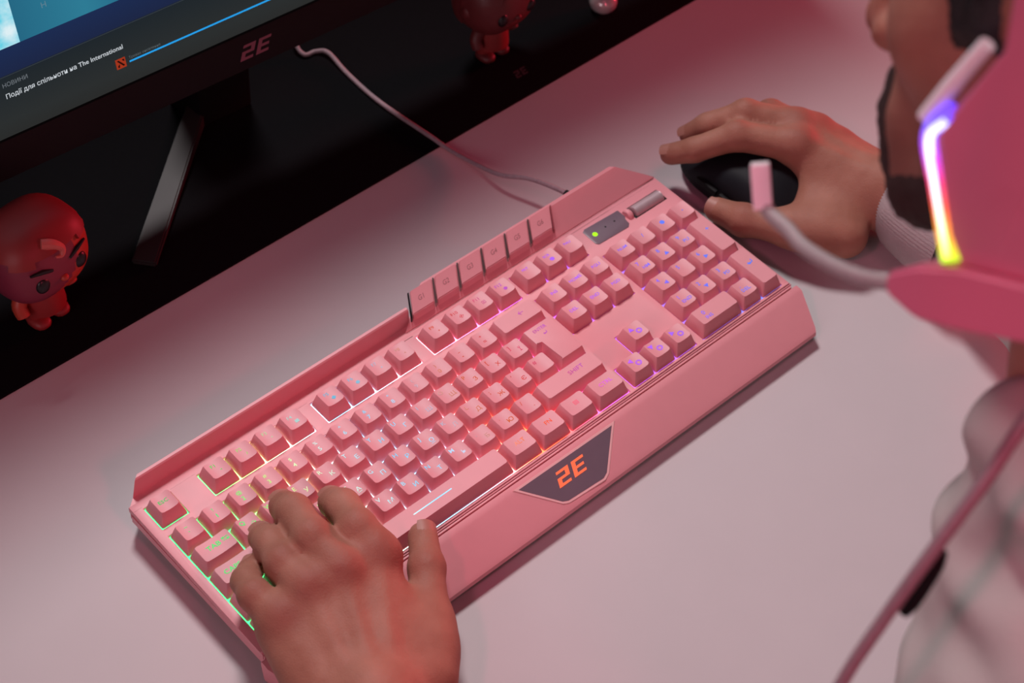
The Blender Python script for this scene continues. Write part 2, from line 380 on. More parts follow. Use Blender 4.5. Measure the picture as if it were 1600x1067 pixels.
def scr_text(s, x0, t, size, m, name, bold=0.0):
    v, f = text_mesh(s, size, bold)
    v = v - np.array([v[:, 0].min(), 0, 0])
    mesh(name, [mp(x0 + p[0], t + p[1], 0.7) for p in v], f, m, scr, smooth=False)
TW = emit('text_white', (.62, .66, .70), 1)
scr_text('НОВИНИ', 11.0, 33.3, 4.0, emit('text_grey', (.16, .18, .20), 1), 'heading_text')
scr_text('Події для спільноти на The International', 11.3, 25.6, 4.55, TW, 'headline_text', 0.03)
scr_text('Триває оновлення', 95.6, 16.2, 2.6, emit('text_dim', (.10, .12, .13), 1), 'status_text')
scr_text('H', 29.5 + 19, 74, 5.5, emit('text_dim2', (.12, .22, .28), 1), 'panel_text')
# stand: neck and two slanted feet on the mat
def foot(tip, base=(240, 313, 0)):
    b0 = Vector(base); t = Vector(tip); d = (t - b0); L = d.length; d.normalize(); n = Vector((-d.y, d.x, 0))
    w0, w1 = 7, 8.5
    p = [b0 + n * w0, b0 - n * w0, t - n * w1, t + n * w1]
    bm = bmesh.new(); lo = [bm.verts.new((q.x, q.y, 2.6)) for q in p]; hi = [bm.verts.new((q.x, q.y, z)) for q, z in zip(p, (16, 16, 7, 7))]
    bm.faces.new(lo[::-1]); bm.faces.new(hi)
    for i in range(4): bm.faces.new((lo[i], lo[(i + 1) % 4], hi[(i + 1) % 4], hi[i]))
    bmesh.ops.bevel(bm, geom=bm.edges[:], offset=1.2, segments=2, affect='EDGES'); return bm
bm_obj('stand_foot', foot((120, 211, 0)), M['foot'], mon, label='grey metal stand foot')
bm_obj('stand_foot', foot((372, 392, 0), (262, 318, 0)), M['black'], mon)
bm_obj('stand_neck', prism([(228, 296), (272, 294), (276, 330), (226, 332)], 2.6, 150, 3), M['black'], mon)

# ------------------------------------------------------------------ keyboard
U = 19.05
kb = thing('keyboard', 'pink gaming keyboard with rainbow backlight under its keys', 'keyboard', (215, -30, 0))
# lower case
case = [(-6, -92), (-7, 38), (5, 50.5), (213, 50.5), (237, 60), (405, 59), (433, 40.5), (433.5, -92)]
bmc = bmesh.new()
def ring(bm, pts, z): return [bm.verts.new((p[0], p[1], z)) for p in pts]
def inset(pts, d):
    cx, cy = 213, -20
    return [(p[0] + (-d if p[0] > cx else d), p[1] + (-d if p[1] > cy else d)) for p in pts]
rs = [ring(bmc, inset(case, 16), 5), ring(bmc, case, 12.5), ring(bmc, case, 18.4)]
bmc.faces.new(rs[0][::-1]); bmc.faces.new(rs[2])
for r0, r1 in zip(rs, rs[1:]):
    for i in range(len(case)): bmc.faces.new((r0[i], r0[(i + 1) % len(case)], r1[(i + 1) % len(case)], r1[i]))
bm_obj('lower_case', bmc, M['pink'], kb, smooth=False)
for x, y in ((30, 30), (395, 30), (30, -75), (395, -75)):
    bm_obj('rubber_foot', box(x - 12, x + 12, y - 4, y + 4, 0, 5.6, 0.8), M['black'], kb)
# light panel in the key wells
mesh('backlight_panel', [(-1, -87, 21.2), (430, -87, 21.2), (430, 36, 21.2), (-1, 36, 21.2)], [(0, 1, 2, 3)], M['glow'], kb, smooth=False, label='glowing rainbow light panel under the keys')
# top plate with one opening for each block of keys
FY = 1.325; NX = 15.218; PX = 18.516
g = 0.5
def rect(x0, x1, y0, y1, g=g): return [(x0 * U - g, y0 * U - g), (x1 * U + g, y0 * U - g), (x1 * U + g, y1 * U + g), (x0 * U - g, y1 * U + g)]
holes = [rect(0, 15, -4.5, .5), rect(0, 1, FY - .5, FY + .5), rect(2, 6, FY - .5, FY + .5), rect(6.5, 10.5, FY - .5, FY + .5), rect(11, 15, FY - .5, FY + .5),
         rect(NX, NX + 3, FY - .5, FY + .5, .12), rect(NX, NX + 3, -1.5, .5, .12), rect(PX, PX + 4, -4.5, .5, .18),
         [(NX * U - g, -4.5 * U - .3), ((NX + 3) * U + g, -4.5 * U - .3), ((NX + 3) * U + g, -3.5 * U + g), ((NX + 2) * U + g, -3.5 * U + g), ((NX + 2) * U + g, -2.5 * U + g),
          ((NX + 1) * U - g, -2.5 * U + g), ((NX + 1) * U - g, -3.5 * U + g), (NX * U - g, -3.5 * U + g)]]
plate = [(-6, -89), (433.5, -89), (433, 40.8), (-6, 40.8)]
cu = bpy.data.curves.new('plate', 'CURVE'); cu.dimensions = '2D'; cu.fill_mode = 'BOTH'; cu.extrude = 2.0; cu.bevel_depth = 0.35; cu.bevel_resolution = 1
def spline(pts, rev=False):
    s = cu.splines.new('POLY'); s.points.add(len(pts) - 1); s.use_cyclic_u = True
    for p, q in zip(s.points, pts[::-1] if rev else pts): p.co = (q[0], q[1], 0, 1)
spline(plate)
for h in holes: spline(h, True)
co = bpy.data.objects.new('plate', cu); COL.objects.link(co)
me = bpy.data.meshes.new_from_object(co.evaluated_get(bpy.context.evaluated_depsgraph_get())); bpy.data.objects.remove(co)
bmp = bmesh.new(); bmp.from_mesh(me); bmesh.ops.remove_doubles(bmp, verts=bmp.verts, dist=0.001)
bmesh.ops.translate(bmp, vec=(0, 0, 20.7), verts=bmp.verts)
bm_obj('top_plate', bmp, M['pink'], kb, angle=30)
ZD = 23.05
# seams cut in the plate
def seam(p, q, w=0.5, z=ZD):
    p, q = Vector((p[0], p[1], z)), Vector((q[0], q[1], z)); n = Vector((-(q - p).y, (q - p).x, 0)).normalized() * w / 2
    return [p + n, p - n, q - n, q + n]
def seams(name, lst, m, w=0.5):
    for p, q in lst:
        v = seam(p, q, w); v = v + [x - Vector((0, 0, 0.4)) for x in v]
        mesh(name, v, [(0, 1, 2, 3), (0, 4, 5, 1), (2, 6, 7, 3)], m, kb, smooth=False)
yb = (FY + .5) * U + 1.6
seams('plate_seam', [((-6, yb), (0, yb)), ((20, yb), (38, yb))] + [((x * U - 9, yb), (x * U - 1, yb)) for x in (3, 4, 5, 6.5, 7.5, 8.5, 9.5, 11, 12, 13, 14)], M['groove'], 0.45)
seams('front_groove', [((-6, -88.4), (433, -88.4))], M['groove'], 0.6)
# raised back rim on the left, macro block, back slope on the right
RIM = [(50.6, 12), (50.6, 34.6), (50.0, 35.4), (48.2, 35.4), (47.4, 34.6), (45.6, 22.6), (40.7, 22.6), (40.7, 12)]
bm_obj('back_rim', extrude_profile(RIM, 4, 214, 0, shear0=lambda y, z: -6 + max(0, y - 41) * 1.25 + max(0, z - 23) * 0.15), M['pink'], kb, angle=25)
GB = [(41.0, 19), (41.0, 23.6), (43.2, 25.4), (57.4, 35.6), (59.8, 35.9), (60.4, 34.8), (60.4, 12), (44, 12)]
def gl(y, z): return 206.5 + max(0, y - 41) * 1.5
def gr(y, z): return 433 - max(0, y - 41) * 1.45
bm_obj('macro_block', extrude_profile(GB, 0, 0, 0, gl, gr), M['pink'], kb, angle=25)
seams('block_seam', [((207, 40.2), (432, 40.2))], M['groove'], 0.9)
seams('block_groove', [((345, 37.6), (425, 37.6))], M['groove'], 0.35)
sl = (35.6 - 25.4) / (57.4 - 43.2)
def gz(y): return 25.4 + (y - 43.2) * sl
for i in range(6):
    x0 = 215.3 + i * 20.95; x1 = x0 + 18.6
    k = 8.0
    y0, y1 = 43.8, 57.6
    bmg = bmesh.new(); lift = 5.6
    lo = [bmg.verts.new(p) for p in ((x0, y0, gz(y0) - .6), (x1, y0, gz(y0) - .6), (x1 + k, y1, gz(y1) - .6), (x0 + k, y1, gz(y1) - .6))]
    hi = [bmg.verts.new(p) for p in ((x0 + .5, y0 + .9, gz(y0) + lift), (x1 - .3, y0 + .9, gz(y0) + lift), (x1 + k - .2, y1, gz(y1) + 1.7), (x0 + k + .5, y1, gz(y1) + 1.7))]
    bmg.faces.new(lo[::-1]); bmg.faces.new(hi)
    for j in range(4): bmg.faces.new((lo[j], lo[(j + 1) % 4], hi[(j + 1) % 4], hi[j]))
    bmesh.ops.bevel(bmg, geom=bmg.edges[:], offset=0.5, segments=2, affect='EDGES')
    gk = bm_obj('macro_key', bmg, M['pinkkey'], kb)
    v, f = text_mesh('G%d' % (i + 1), 4.6)
    ez = Vector((0, y1 - y0 - .9, gz(y1) + 1.7 - gz(y0) - lift)).normalized()
    cc = Vector(((x0 + x1) / 2 + 3.6, (y0 + y1) / 2 + .4, (gz(y0) + lift + gz(y1) + 1.7) / 2 + .12))
    mesh('legend', [cc + Vector((p[0] + p[1] * .35, 0, 0)) + ez * p[1] for p in v], f, mat('macro_print', (0.40, 0.16, 0.18), 0.6) if i == 0 else bpy.data.materials['macro_print'], gk, smooth=False)
    # dark steel fins beside the keys; the end strip paints an edge shadow
    for xx in ((x0 - 1.1, x1 + 1.1) if i == 5 else (x0 - 1.1,)):
        bmf = bmesh.new()
        lo = [(xx - .55, y0 + .2, gz(y0) - .5), (xx + .55, y0 + .2, gz(y0) - .5), (xx + .55 + k, y1, gz(y1) - .5), (xx - .55 + k, y1, gz(y1) - .5)]
        hi = [(p[0], p[1], p[2] + (4.4 if n < 2 else 1.7)) for n, p in enumerate(lo)]
        lo = [bmf.verts.new(p) for p in lo]; hi = [bmf.verts.new(p) for p in hi]
        bmf.faces.new(lo[::-1]); bmf.faces.new(hi)
        for j in range(4): bmf.faces.new((lo[j], lo[(j + 1) % 4], hi[(j + 1) % 4], hi[j]))
        bm_obj('fin_and_shade', bmf, M['groove'] if xx > x1 else M['black'] if i == 0 else M['steel'], kb, smooth=False, label='dark fin beside a macro key, the end one painted shade')

# key caps ----------------------------------------------------------
ZB, ZT = 22.2, 32.2
def outline(hx, hy, r, nx=8):
    xs = [-hx, -hx + r * .3, -hx + r] + [(-hx + r) + (2 * hx - 2 * r) * i / (nx - 2) for i in range(1, nx - 2)] + [hx - r, hx - r * .3, hx]
    def yy(x):
        e = max(0, abs(x) - (hx - r)); return hy - r + math.sqrt(max(0, r * r - e * e))
    return [(x, -yy(x)) for x in xs], [(x, yy(x)) for x in xs]
_kc = {}
def key_mesh(w, h, dish):
    key = (w, h, dish)
    if key in _kc: return _kc[key]
    bx, by = (w * U - 1.05) / 2, (h * U - 1.05) / 2
    tx, ty = bx - 2.75, by - 2.7; sy = 0.75
    nx = 8
    levels = [(bx, by, 0.9, ZB, 0.0), (bx - .1, by - .1, 0.9, ZB + 1.0, 0.02), (tx + .45, ty + .45, 1.7, ZT - 0.75, sy), (tx, ty, 1.5, ZT, sy)]
    V, F = [], []; rings = []
    for li, (hx, hy, r, z, s) in enumerate(levels):
        f, b = outline(hx, hy, r, nx); loop = f + b[::-1]; idx = []
        for x, y in loop:
            zz = z
            if li >= 2: zz -= dish * (1 - (x / (hx)) ** 2)
            idx.append(len(V)); V.append((x, y + s, zz))
        rings.append(idx)
    n = len(rings[0])
    for a_, b_ in zip(rings, rings[1:]):
        for i in range(n): F.append((a_[i], a_[(i + 1) % n], b_[(i + 1) % n], b_[i]))
    t = rings[-1]; m = n // 2
    for i in range(m - 1): F.append((t[i], t[i + 1], t[n - 2 - i], t[n - 1 - i]))
    F.append(tuple(rings[0][::-1]))
    me = bpy.data.meshes.new('key'); me.from_pydata([tuple(c * K for c in v) for v in V], [], F); me.update(); fix(me)
    me.materials.append(M['pinkkey']); me.polygons.foreach_set('use_smooth', [True] * len(me.polygons)); me.set_sharp_from_angle(angle=math.radians(38))
    _kc[key] = me; return me
KBL = kb.location
def add_key(x0, yrow, w=1, h=1, marks=(), dish=None, lm='legend', ybase=None):
    cx = (x0 + w / 2) * U; cy = (yrow - (h - 1) / 2) * U
    d = (0.9 if w < 2.3 and h == 1 else 0.0) if dish is None else dish
    o = bpy.data.objects.new('key', key_mesh(w, h, d)); COL.objects.link(o); o.parent = kb
    o.location = Vector((cx, cy, 0)) * K - KBL
    V, F = [], []
    for mk in marks:
        s, px, py, size = mk[:4]; v, f = text_mesh(s, size, 0.02 * size / 4)
        b = len(V)
        for p in v: V.append(((p[0] * 1.12 + px), p[1] + py + .75, ZT - d * (1 - min(1, ((p[0] * 1.12 + px) / ((w * U - 1.05) / 2 - 2.75)) ** 2)) + 0.10))
        F += [tuple(i + b for i in q) for q in f]
    if V:
        l = bpy.data.objects.new('legend', None)
        me = bpy.data.meshes.new('legend'); me.from_pydata([tuple(c * K for c in v) for v in V], [], F); me.materials.append(M[lm])
        l = bpy.data.objects.new('legend', me); COL.objects.link(l); l.parent = o
    return o
LAT = ['QWERTYUIOP[]', "ASDFGHJKL;'#", '\\ZXCVBNM,./']
CYR = ['ЙЦУКЕНГШЩЗХЇ', 'ФІВАПРОЛДЖЄ', ' ЯЧСМИТЬБЮ.']
SYM = '~!@#$%^&*()_+'; NUM = '`1234567890-='
for i in range(13): add_key(i, 0, 1, 1, [(SYM[i], -1.2, 2.6, 3.4), (NUM[i], -1.2, -2.4, 4.2)], lm='legend' if i < 9 else 'legenddim')
add_key(13, 0, 2, 1, [('←', 3.5, 0.8, 5)], dish=0.0, lm='legenddim')
add_key(0, -1, 1.5, 1, [('TAB', -1.2, 0.6, 4.6), ('↹', 7.2, 0.6, 4.0)])
def letters(l, c, x): return [(l, -3.3, 2.6, 4.2)] + ([(c, 2.6, -2.2, 4.2)] if c.strip() else [])
for i in range(12): add_key(1.5 + i, -1, 1, 1, letters(LAT[0][i], CYR[0][i], i), lm='legend' if i < 7 else 'legenddim')
add_key(0, -2, 1.75, 1, [('CAPS', -4.0, 0.6, 4.6)])
for i in range(12):
    mk = letters(LAT[1][i], CYR[1][i] if i < 11 else ' ', i)
    if LAT[1][i] in 'FJ': mk.append(('_', 2.4, -2.4, 5.0))
    add_key(1.75 + i, -2, 1, 1, mk, lm='legend' if i < 7 else 'legenddim')
add_key(0, -3, 1.25, 1, [('⇧', -2, 0.6, 5)])
for i in range(11): add_key(1.25 + i, -3, 1, 1, letters(LAT[2][i], CYR[2][i] if i < len(CYR[2]) else ' ', i), lm='legend' if i < 8 else 'legenddim')
add_key(12.25, -3, 2.75, 1, [('SHIFT', 6, 0.8, 4.4)], dish=0.0, lm='legenddim')
add_key(0, -4, 1.25, 1, [('CTRL', -1, .6, 4)]); add_key(1.25, -4, 1.25, 1, [('WIN', -1, .6, 4)]); add_key(2.5, -4, 1.25, 1, [('ALT', -1, .6, 4)])
sp = add_key(3.75, -4, 6.1, 1, [], dish=0.0)
bm_obj('light_slit', box(115.5, 145.0, -75.4, -74.8, 31.9, 32.32), M['slit'], sp, smooth=False, label='thin glowing slit on the space bar')
sp.children[0].location = Vector(((-(3.75 + 3.05) * U), 4 * U, 0)) * K
for x, w, s in ((9.85, 1.25, 'ALT'), (11.1, 1.25, 'FN'), (12.35, 1.25, '▤'), (13.6, 1.4, 'CTRL')): add_key(x, -4, w, 1, [(s, 0.5, 0.5, 4.0)], dish=0.5)
# function row
for x, n in ((2, 1), (3, 2), (4, 3), (5, 4), (6.5, 5), (7.5, 6), (8.5, 7), (9.5, 8), (11, 9), (12, 10), (13, 11), (14, 12)):
    add_key(x, FY, 1, 1, [('F%d' % n, -1.4, 2.6, 3.4), ('◂♪▸■◆●▪▴▾◈▣◉'[n - 1], 1.2, -2.0, 3.2)], lm='legenddim')
add_key(0, FY, 1, 1, [('ESC', -.6, .6, 3.6)], lm='legenddim')
for i, s in enumerate(('PRT', 'SCR', 'PAU')): add_key(NX + i, FY, 1, 1, [(s, -1.0, 2.2, 2.8)] + ([('●', .6, -2.2, 4)] if i == 1 else []), lm='legend')
for i, s in enumerate(('INS', 'HOME', 'PGU')): add_key(NX + i, 0, 1, 1, [(s, 0, .4, 3.4)])
for i, s in enumerate(('DEL', 'END', 'PGD')): add_key(NX + i, -1, 1, 1, [(s, 0, .4, 3.4)])
for x, y, s in ((1, -3, '▲'), (0, -4, '◀'), (1, -4, '▼'), (2, -4, '▶')): add_key(NX + x, y, 1, 1, [(s, -2.8, 2.2, 4.2), ('◎', 1.6, -1.4, 5.0)])
for i, s in enumerate(('NUM', '/', '●', '-')): add_key(PX + i, 0, 1, 1, [(s, 0, .4, 3.2 if i == 0 else 4.4)])
for r, row in enumerate(((('7', 'HM'), ('8', '▲'), ('9', 'PU')), (('4', '◀'), ('5', ''), ('6', '▶')), (('1', 'END'), ('2', '▼'), ('3', 'PD')))):
    for i, (n, s) in enumerate(row): add_key(PX + i, -1 - r, 1, 1, [(n, -2.4, 2.4, 4.4)] + ([(s, 1.2, -2.2, 3.6)] if s else []))
add_key(PX, -4, 2, 1, [('0', -9, 1.4, 4.6), ('INS', -7.6, -3.0, 3.6)], dish=0.0); add_key(PX + 2, -4, 1, 1, [('.', -2, 2.6, 4), ('DEL', 0, -1.6, 3.8)])
add_key(PX + 3, -1, 1, 2, [('+', 0, 5, 5)], dish=0.0); add_key(PX + 3, -3, 1, 2, [('↵', 0, 3, 5.5)], dish=0.0)
# tall enter key with a step in its lower left
def enter_key():
    x0, x1, x2 = 13.5 * U + .52, 13.75 * U + .52, 15 * U - .52; y0, y1, y2 = -2.5 * U + .52, -1.5 * U + .52, -.5 * U - .52
    base = [(x1, y0), (x2, y0), (x2, y2), (x0, y2), (x0, y1), (x1, y1)]
    d = 2.7; s = .7
    top = [(x1 + d, y0 + d + s), (x2 - d, y0 + d + s), (x2 - d, y2 - d + s), (x0 + d, y2 - d + s), (x0 + d, y1 + d + s), (x1 + d, y1 + d + s)]
    bm = bmesh.new(); lo = [bm.verts.new((*p, ZB)) for p in base]; hi = [bm.verts.new((*p, ZT - .2)) for p in top]
    bm.faces.new(lo[::-1]); bm.faces.new(hi)
    for i in range(6): bm.faces.new((lo[i], lo[(i + 1) % 6], hi[(i + 1) % 6], hi[i]))
    bmesh.ops.bevel(bm, geom=[e for e in bm.edges], offset=0.6, segments=2, affect='EDGES', profile=.6)
    o = bm_obj('key', bm, M['pinkkey'], kb)
    v, f = text_mesh('ENTER', 3.6); v2, f2 = text_mesh('↵', 4)
    V = [(p[0] + 14.2 * U, p[1] - .85 * U, ZT - .1) for p in v] + [(p[0] + 14.25 * U, p[1] - 1.1 * U, ZT - .1) for p in v2]
    mesh('legend', V, list(f) + [tuple(i + len(v) for i in q) for q in f2], M['legenddim'], o, smooth=False)
enter_key()
# indicator panel and volume roller
bm_obj('indicator_panel', prism([(357.0, 20.5), (358.5, 18.6), (385.5, 17.6), (388.2, 19.8), (388.5, 24.5), (390.5, 26), (390.5, 33.6), (360, 35.0), (357.2, 33.6)], 22.0, 23.5, 0.4), M['gray'], kb, label='grey indicator panel')
bm_obj('indicator_light', ellipsoid((362.6, 27.0, 23.4), (2.0, 2.0, .55), u=12, v=8), emit('led_green', (.42, 1.0, .02), 1.3), kb, label='lit green indicator')
for x in (373, 381.6): bm_obj('indicator_light', ellipsoid((x, 27.6, 23.5), (.7, .7, .25), u=10, v=6), M['black'], kb)
rl = [Vector((397, 25.6, 22.2)), Vector((424, 25.4, 22.2))]
bm_obj('roller_well', box(395.2, 425.6, 20.2, 31.2, 22.6, 23.25, 0.25), M['black'], kb)
n_ = 40; pts = [rl[0] + (rl[1] - rl[0]) * i / n_ for i in range(n_ + 1)]
bm_obj('volume_roller', tube(pts, [3.6 if i % 40 == 0 else (5.0 if i % 2 else 4.75) for i in range(n_ + 1)], 20), M['roller'], kb, angle=60, label='ribbed metal volume roller')
pts = [Vector((391.2 + i * 1.0, 26.2, 22.4)) for i in range(5)]
bm_obj('roller_collar', tube(pts, [4.0, 4.8, 5.0, 4.8, 4.2], 16), M['pinkkey'], kb)
# palm rest
PR = [(-91.0, 17), (-91.0, 21.0), (-92.0, 22.2), (-95.2, 21.9), (-97, 21.2), (-120.2, 12.0), (-122.6, 10.4), (-123.5, 8.0), (-122.4, 6.2), (-106, 4.2), (-93, 4.2)]
def pl(y, z): return -9 + max(0, -104 - y) * .55
def prr(y, z): return 436.6 - max(0, -104 - y) * .62
bm_obj('palm_rest', extrude_profile(PR, 0, 0, 0, pl, prr), M['pink'], kb, angle=22, label='smooth pink palm rest')
bm_obj('hinge_strip', box(-6, 433, -90.7, -89.5, 17, 22.3, 0.3), M['pinkkey'], kb)
bm_obj('front_lip', box(-6, 433, -88.1, -86.9, 22.6, 23.9, 0.4), M['pinkkey'], kb)
# badge window in the palm rest
def zs(y): return 21.2 + (y + 97) * (21.2 - 12.0) / (-97 + 120.2)
badge = [(180.5, -96.6), (258.4, -97.2), (235.6, -117.6), (231.5, -119.2), (203, -117.8), (199.5, -116.4)]
def slab(poly, d0, d1):
    bm = bmesh.new(); lo = [bm.verts.new((x, y, zs(y) + d0)) for x, y in poly]; hi = [bm.verts.new((x, y, zs(y) + d1)) for x, y in poly]
    bm.faces.new(lo[::-1]); bm.faces.new(hi)
    for i in range(len(poly)): bm.faces.new((lo[i], lo[(i + 1) % len(poly)], hi[(i + 1) % len(poly)], hi[i]))
    return bm
def grow(poly, d):
    c = Vector((sum(p[0] for p in poly) / len(poly), sum(p[1] for p in poly) / len(poly)))
    out = []; n = len(poly)
    for i in range(n):
        p0, p1, p2 = Vector(poly[i - 1]), Vector(poly[i]), Vector(poly[(i + 1) % n])
        e1 = (p1 - p0).normalized(); e2 = (p2 - p1).normalized()
        n1 = Vector((-e1.y, e1.x)); n2 = Vector((-e2.y, e2.x)); b = (n1 + n2).normalized(); k = d / max(.35, b.dot(n1))
        q = p1 + b * k
        if (q - c).length < (p1 - c).length: q = p1 - b * k
        out.append((q.x, q.y))
    return out
bd = slab(grow(badge, 1.6), -.6, .55)
bmesh.ops.bevel(bd, geom=bd.edges[:], offset=.35, segments=2, affect='EDGES')
bm_obj('badge_border', bd, mat('pale_pink_edge', (0.86, 0.50, 0.50), .35), kb, label='pale bevelled border of the logo window')
bm_obj('badge_window', slab(badge, .1, .72), M['gray'], kb, smooth=False, label='dark grey logo window')
ey = Vector((0, 1, (21.2 - 12.0) / 23.2)).normalized()
V, F = logo_mesh((216.5, -105.2, zs(-105.2) + .75), (1, 0, 0), ey, 22.5, 9.4, slant=0.42, lift=0.12)
mesh('badge_logo', V, F, emit('logo_glow', (1.0, .15, .07), 1.15), kb, smooth=False, label='glowing orange-red logo')

# keyboard cable
kc = thing('keyboard_cable', 'thin braided cable running from the keyboard over the black mat', 'cable', (377, 62, 10))
path = catmull([(378.6, 66, 17.5), (376.4, 76, 18.5), (368.0, 98, 18), (359.0, 118, 12), (357.0, 140, 6), (353.5, 165, 3.4), (350.5, 185, 4.6), (345, 236, 4.6), (346, 275, 4.6), (348, 300, 6.5), (343, 309, 4.6), (334, 311, 4.8), (333, 320, 9), (339, 334, 22), (342, 352, 30), (340, 420, 8), (338, 520, 5)], 8)
bm_obj('cord', tube(path, 1.75, 10), M['cable'], kc, angle=None)
bm_obj('strain_relief', tube([(380, 59.5, 16.5), (379.3, 64, 17.2), (377.6, 72.5, 18.2)], [3.6, 3.4, 2.6], 12), M['black'], kc)

# ------------------------------------------------------------------ mouse
ms = thing('computer_mouse', 'black computer mouse under the right hand', 'mouse', (489, -4, 0))
def mouse_shell():
    bm = bmesh.new(); rings = []; N = 22; S = 28
    for i in range(N + 1):
        t = i / N; y = -64 + 121 * t
        e = max(0.0, 1 - abs(2 * t - 1) ** 3.2) ** .5
        w = (31.5 - 4.5 * math.sin(math.pi * t) ** 2 * .6) * (e * .93 + .07 * (1 if 0 < i < N else 0)) if 0 < i < N else 1.0
        hgt = (4 + 35 * math.sin(math.pi * min(1, (t * .86 + .12))) ** .9) * (0.35 + .65 * e) if 0 < i < N else 6
        r = []
        for k in range(S):
            a_ = 2 * math.pi * k / S; c, s = math.cos(a_), math.sin(a_)
            x = math.copysign(abs(c) ** .62, c) * w; z = math.copysign(abs(s) ** .8, s)
            z = 9 + (hgt - 9) * z if z > 0 else 9 + 7.5 * z
            x *= 1 - .10 * (1 if s < 0 else 0) * abs(s) - .06 * math.exp(-((z - 14) / 6) ** 2)
            r.append(bm.verts.new((489.5 + x, y, z)))
        rings.append(r)
    for i in range(N):
        for k in range(S): bm.faces.new((rings[i][k], rings[i][(k + 1) % S], rings[i + 1][(k + 1) % S], rings[i + 1][k]))
    bm.faces.new(rings[0][::-1]); bm.faces.new(rings[-1]); return bm
bm_obj('shell', mouse_shell(), M['blackm'], ms, angle=50)
bm_obj('scroll_wheel', tube([(486, 34, 24.5), (488, 34, 24.5), (491, 34, 24.5), (493, 34, 24.5)], [7.5, 8.2, 8.2, 7.5], 20), M['black'], ms)
for y in (-18, 4): bm_obj('side_button', box(457.5, 460.5, y, y + 19, 17, 22, 1.2), M['black'], ms)
for x in (483, 499): bm_obj('skate_foot', box(x - 6, x + 6, -52, -44, 0, 1.8, .5), M['black'], ms)

# ------------------------------------------------------------------ vinyl figures and trinket on the mat
def rbox(c, r, p=2.6, u=28, v=18, R=None):
    bm = bmesh.new(); bmesh.ops.create_uvsphere(bm, u_segments=u, v_segments=v, radius=1)
    for w in bm.verts:
        q = w.co; s = (abs(q.x) ** p + abs(q.y) ** p + abs(q.z) ** p) ** (1 / p)
        l = Vector((q.x / s * r[0], q.y / s * r[1], q.z / s * r[2])); w.co = (R @ l if R else l) + Vector(c)
    return bm
def figure(name, label, base, yaw, tilt, mats, kind):
    fx, fy = base; rt = thing(name, label, 'figurine', (fx, fy, 2.5), 'big-headed vinyl figures on the mat')
    Rz = Matrix.Rotation(yaw, 3, 'Z')
    def P(x, y, z): v = Rz @ Vector((x, y, 0)); return Vector((fx + v.x, fy + v.y, z + 2.5))
    R = Rz @ Matrix.Rotation(tilt, 3, 'X')
    skin, hair, body = mats
    # feet, legs and body (front is -y)
    for s in (-1, 1):
        bm_obj('foot', rbox(P(s * 8, -3, 4), (6.5, 9, 4), R=Rz, u=16, v=10), hair, rt)
        bm_obj('leg', tube([P(s * 7.5, 0, 4), P(s * 7, 0, 15)], [5.6, 6], 14), body, rt)
        bm_obj('arm', tube(catmull([P(s * 12, 0, 34), P(s * 19, -2, 27), P(s * 20, -6, 20)], 4), [5, 5.2, 5.2, 5.1, 5, 4.9, 4.8, 4.8, 4.6], 12), skin, rt)
    bm_obj('body', tube([P(0, 0, 12), P(0, 0, 14), P(0, 0, 24), P(0, 0, 34), P(0, 0, 38)], [12, 15.5, 14.5, 12.5, 7], 20), body, rt)
    hc = P(0, -2, 64); hd = bm_obj('head', rbox(hc, (33, 27, 28.5), 2.7, 64, 44, R=R), skin, rt)
    if kind == 0:                              # the face is painted in two tones
        hd.data.materials.append(M['vpurple'])
        for f in hd.data.polygons:
            l = R.transposed() @ (f.center / K - hc)
            if l.x < 13 - .03 * min(0, l.z - 5) ** 2: f.material_index = 1
    def H(x, y, z): return hc + R @ Vector((x, y, z))
    for s in (-1, 1):
        bm_obj('eye', ellipsoid(H(s * 15, -24.8, -4), (5.2, 3.0, 6.0), R, 16, 10), M['vblack'], hd, label='round black eye')
        if kind == 0:
            bm_obj('eyebrow', tube([H(s * 7, -26.5, 4.5), H(s * 14, -26.2, 8.0), H(s * 22, -24.2, 8.5)], [1.2, 1.7, .8], 8), M['vblack'], hd)
        bm_obj('ear', ellipsoid(H(s * 32, 0, -3), (3, 5, 6), R, 14, 8), skin, hd)
    bm_obj('nose', ellipsoid(H(0, -27, -7), (3.0, 2.6, 2.2), R, 12, 8), skin, hd)
    # swept hair shell: upper and rear half of the head, a little larger
    bh = rbox((0, 0, 0), (34, 29, 30.5), 2.7, u=36, v=24)
    kill = []
    for f in bh.faces:
        c = f.calc_center_median()
        lim = 15 if c.y < 4 else -16
        if c.z < lim: kill.append(f)
    bmesh.ops.delete(bh, geom=kill, context='FACES')
    bmesh.ops.solidify(bh, geom=bh.faces[:], thickness=2.0)
    for w in bh.verts: w.co = hc + R @ w.co
    bm_obj('hair', bh, hair, hd)
    if kind == 0:
        bm_obj('hair_curl', tube(catmull([H(-9, -24, 27), H(-3, -28, 25), H(1, -30, 20), H(-1, -31, 16), H(-5, -30.5, 17)], 4), [3.2, 3.4, 3.5, 3.4, 3.2, 3, 2.8, 2.6, 2.4, 2.2, 2, 1.8, 1.6, 1.4, 1.2, 1, .8], 10), mat('coral_vinyl', (.55, .12, .10), .45), hd, label='coral curl of hair')
    if kind: rt.scale = (.92, .92, .92)
    return rt
figure('vinyl_figure', 'red and plum vinyl figure with black eyes and brows, left of the stand foot', (46, 216), 0.16, -0.05, (M['vred'], M['vred2'], M['vred2']), 0)
figure('vinyl_figure', 'dark red vinyl figure near the printed mat logo, its head cut by the frame', (446, 228), 0.05, 0.0, (M['vdark'], M['vdark'], M['vred2']), 1)

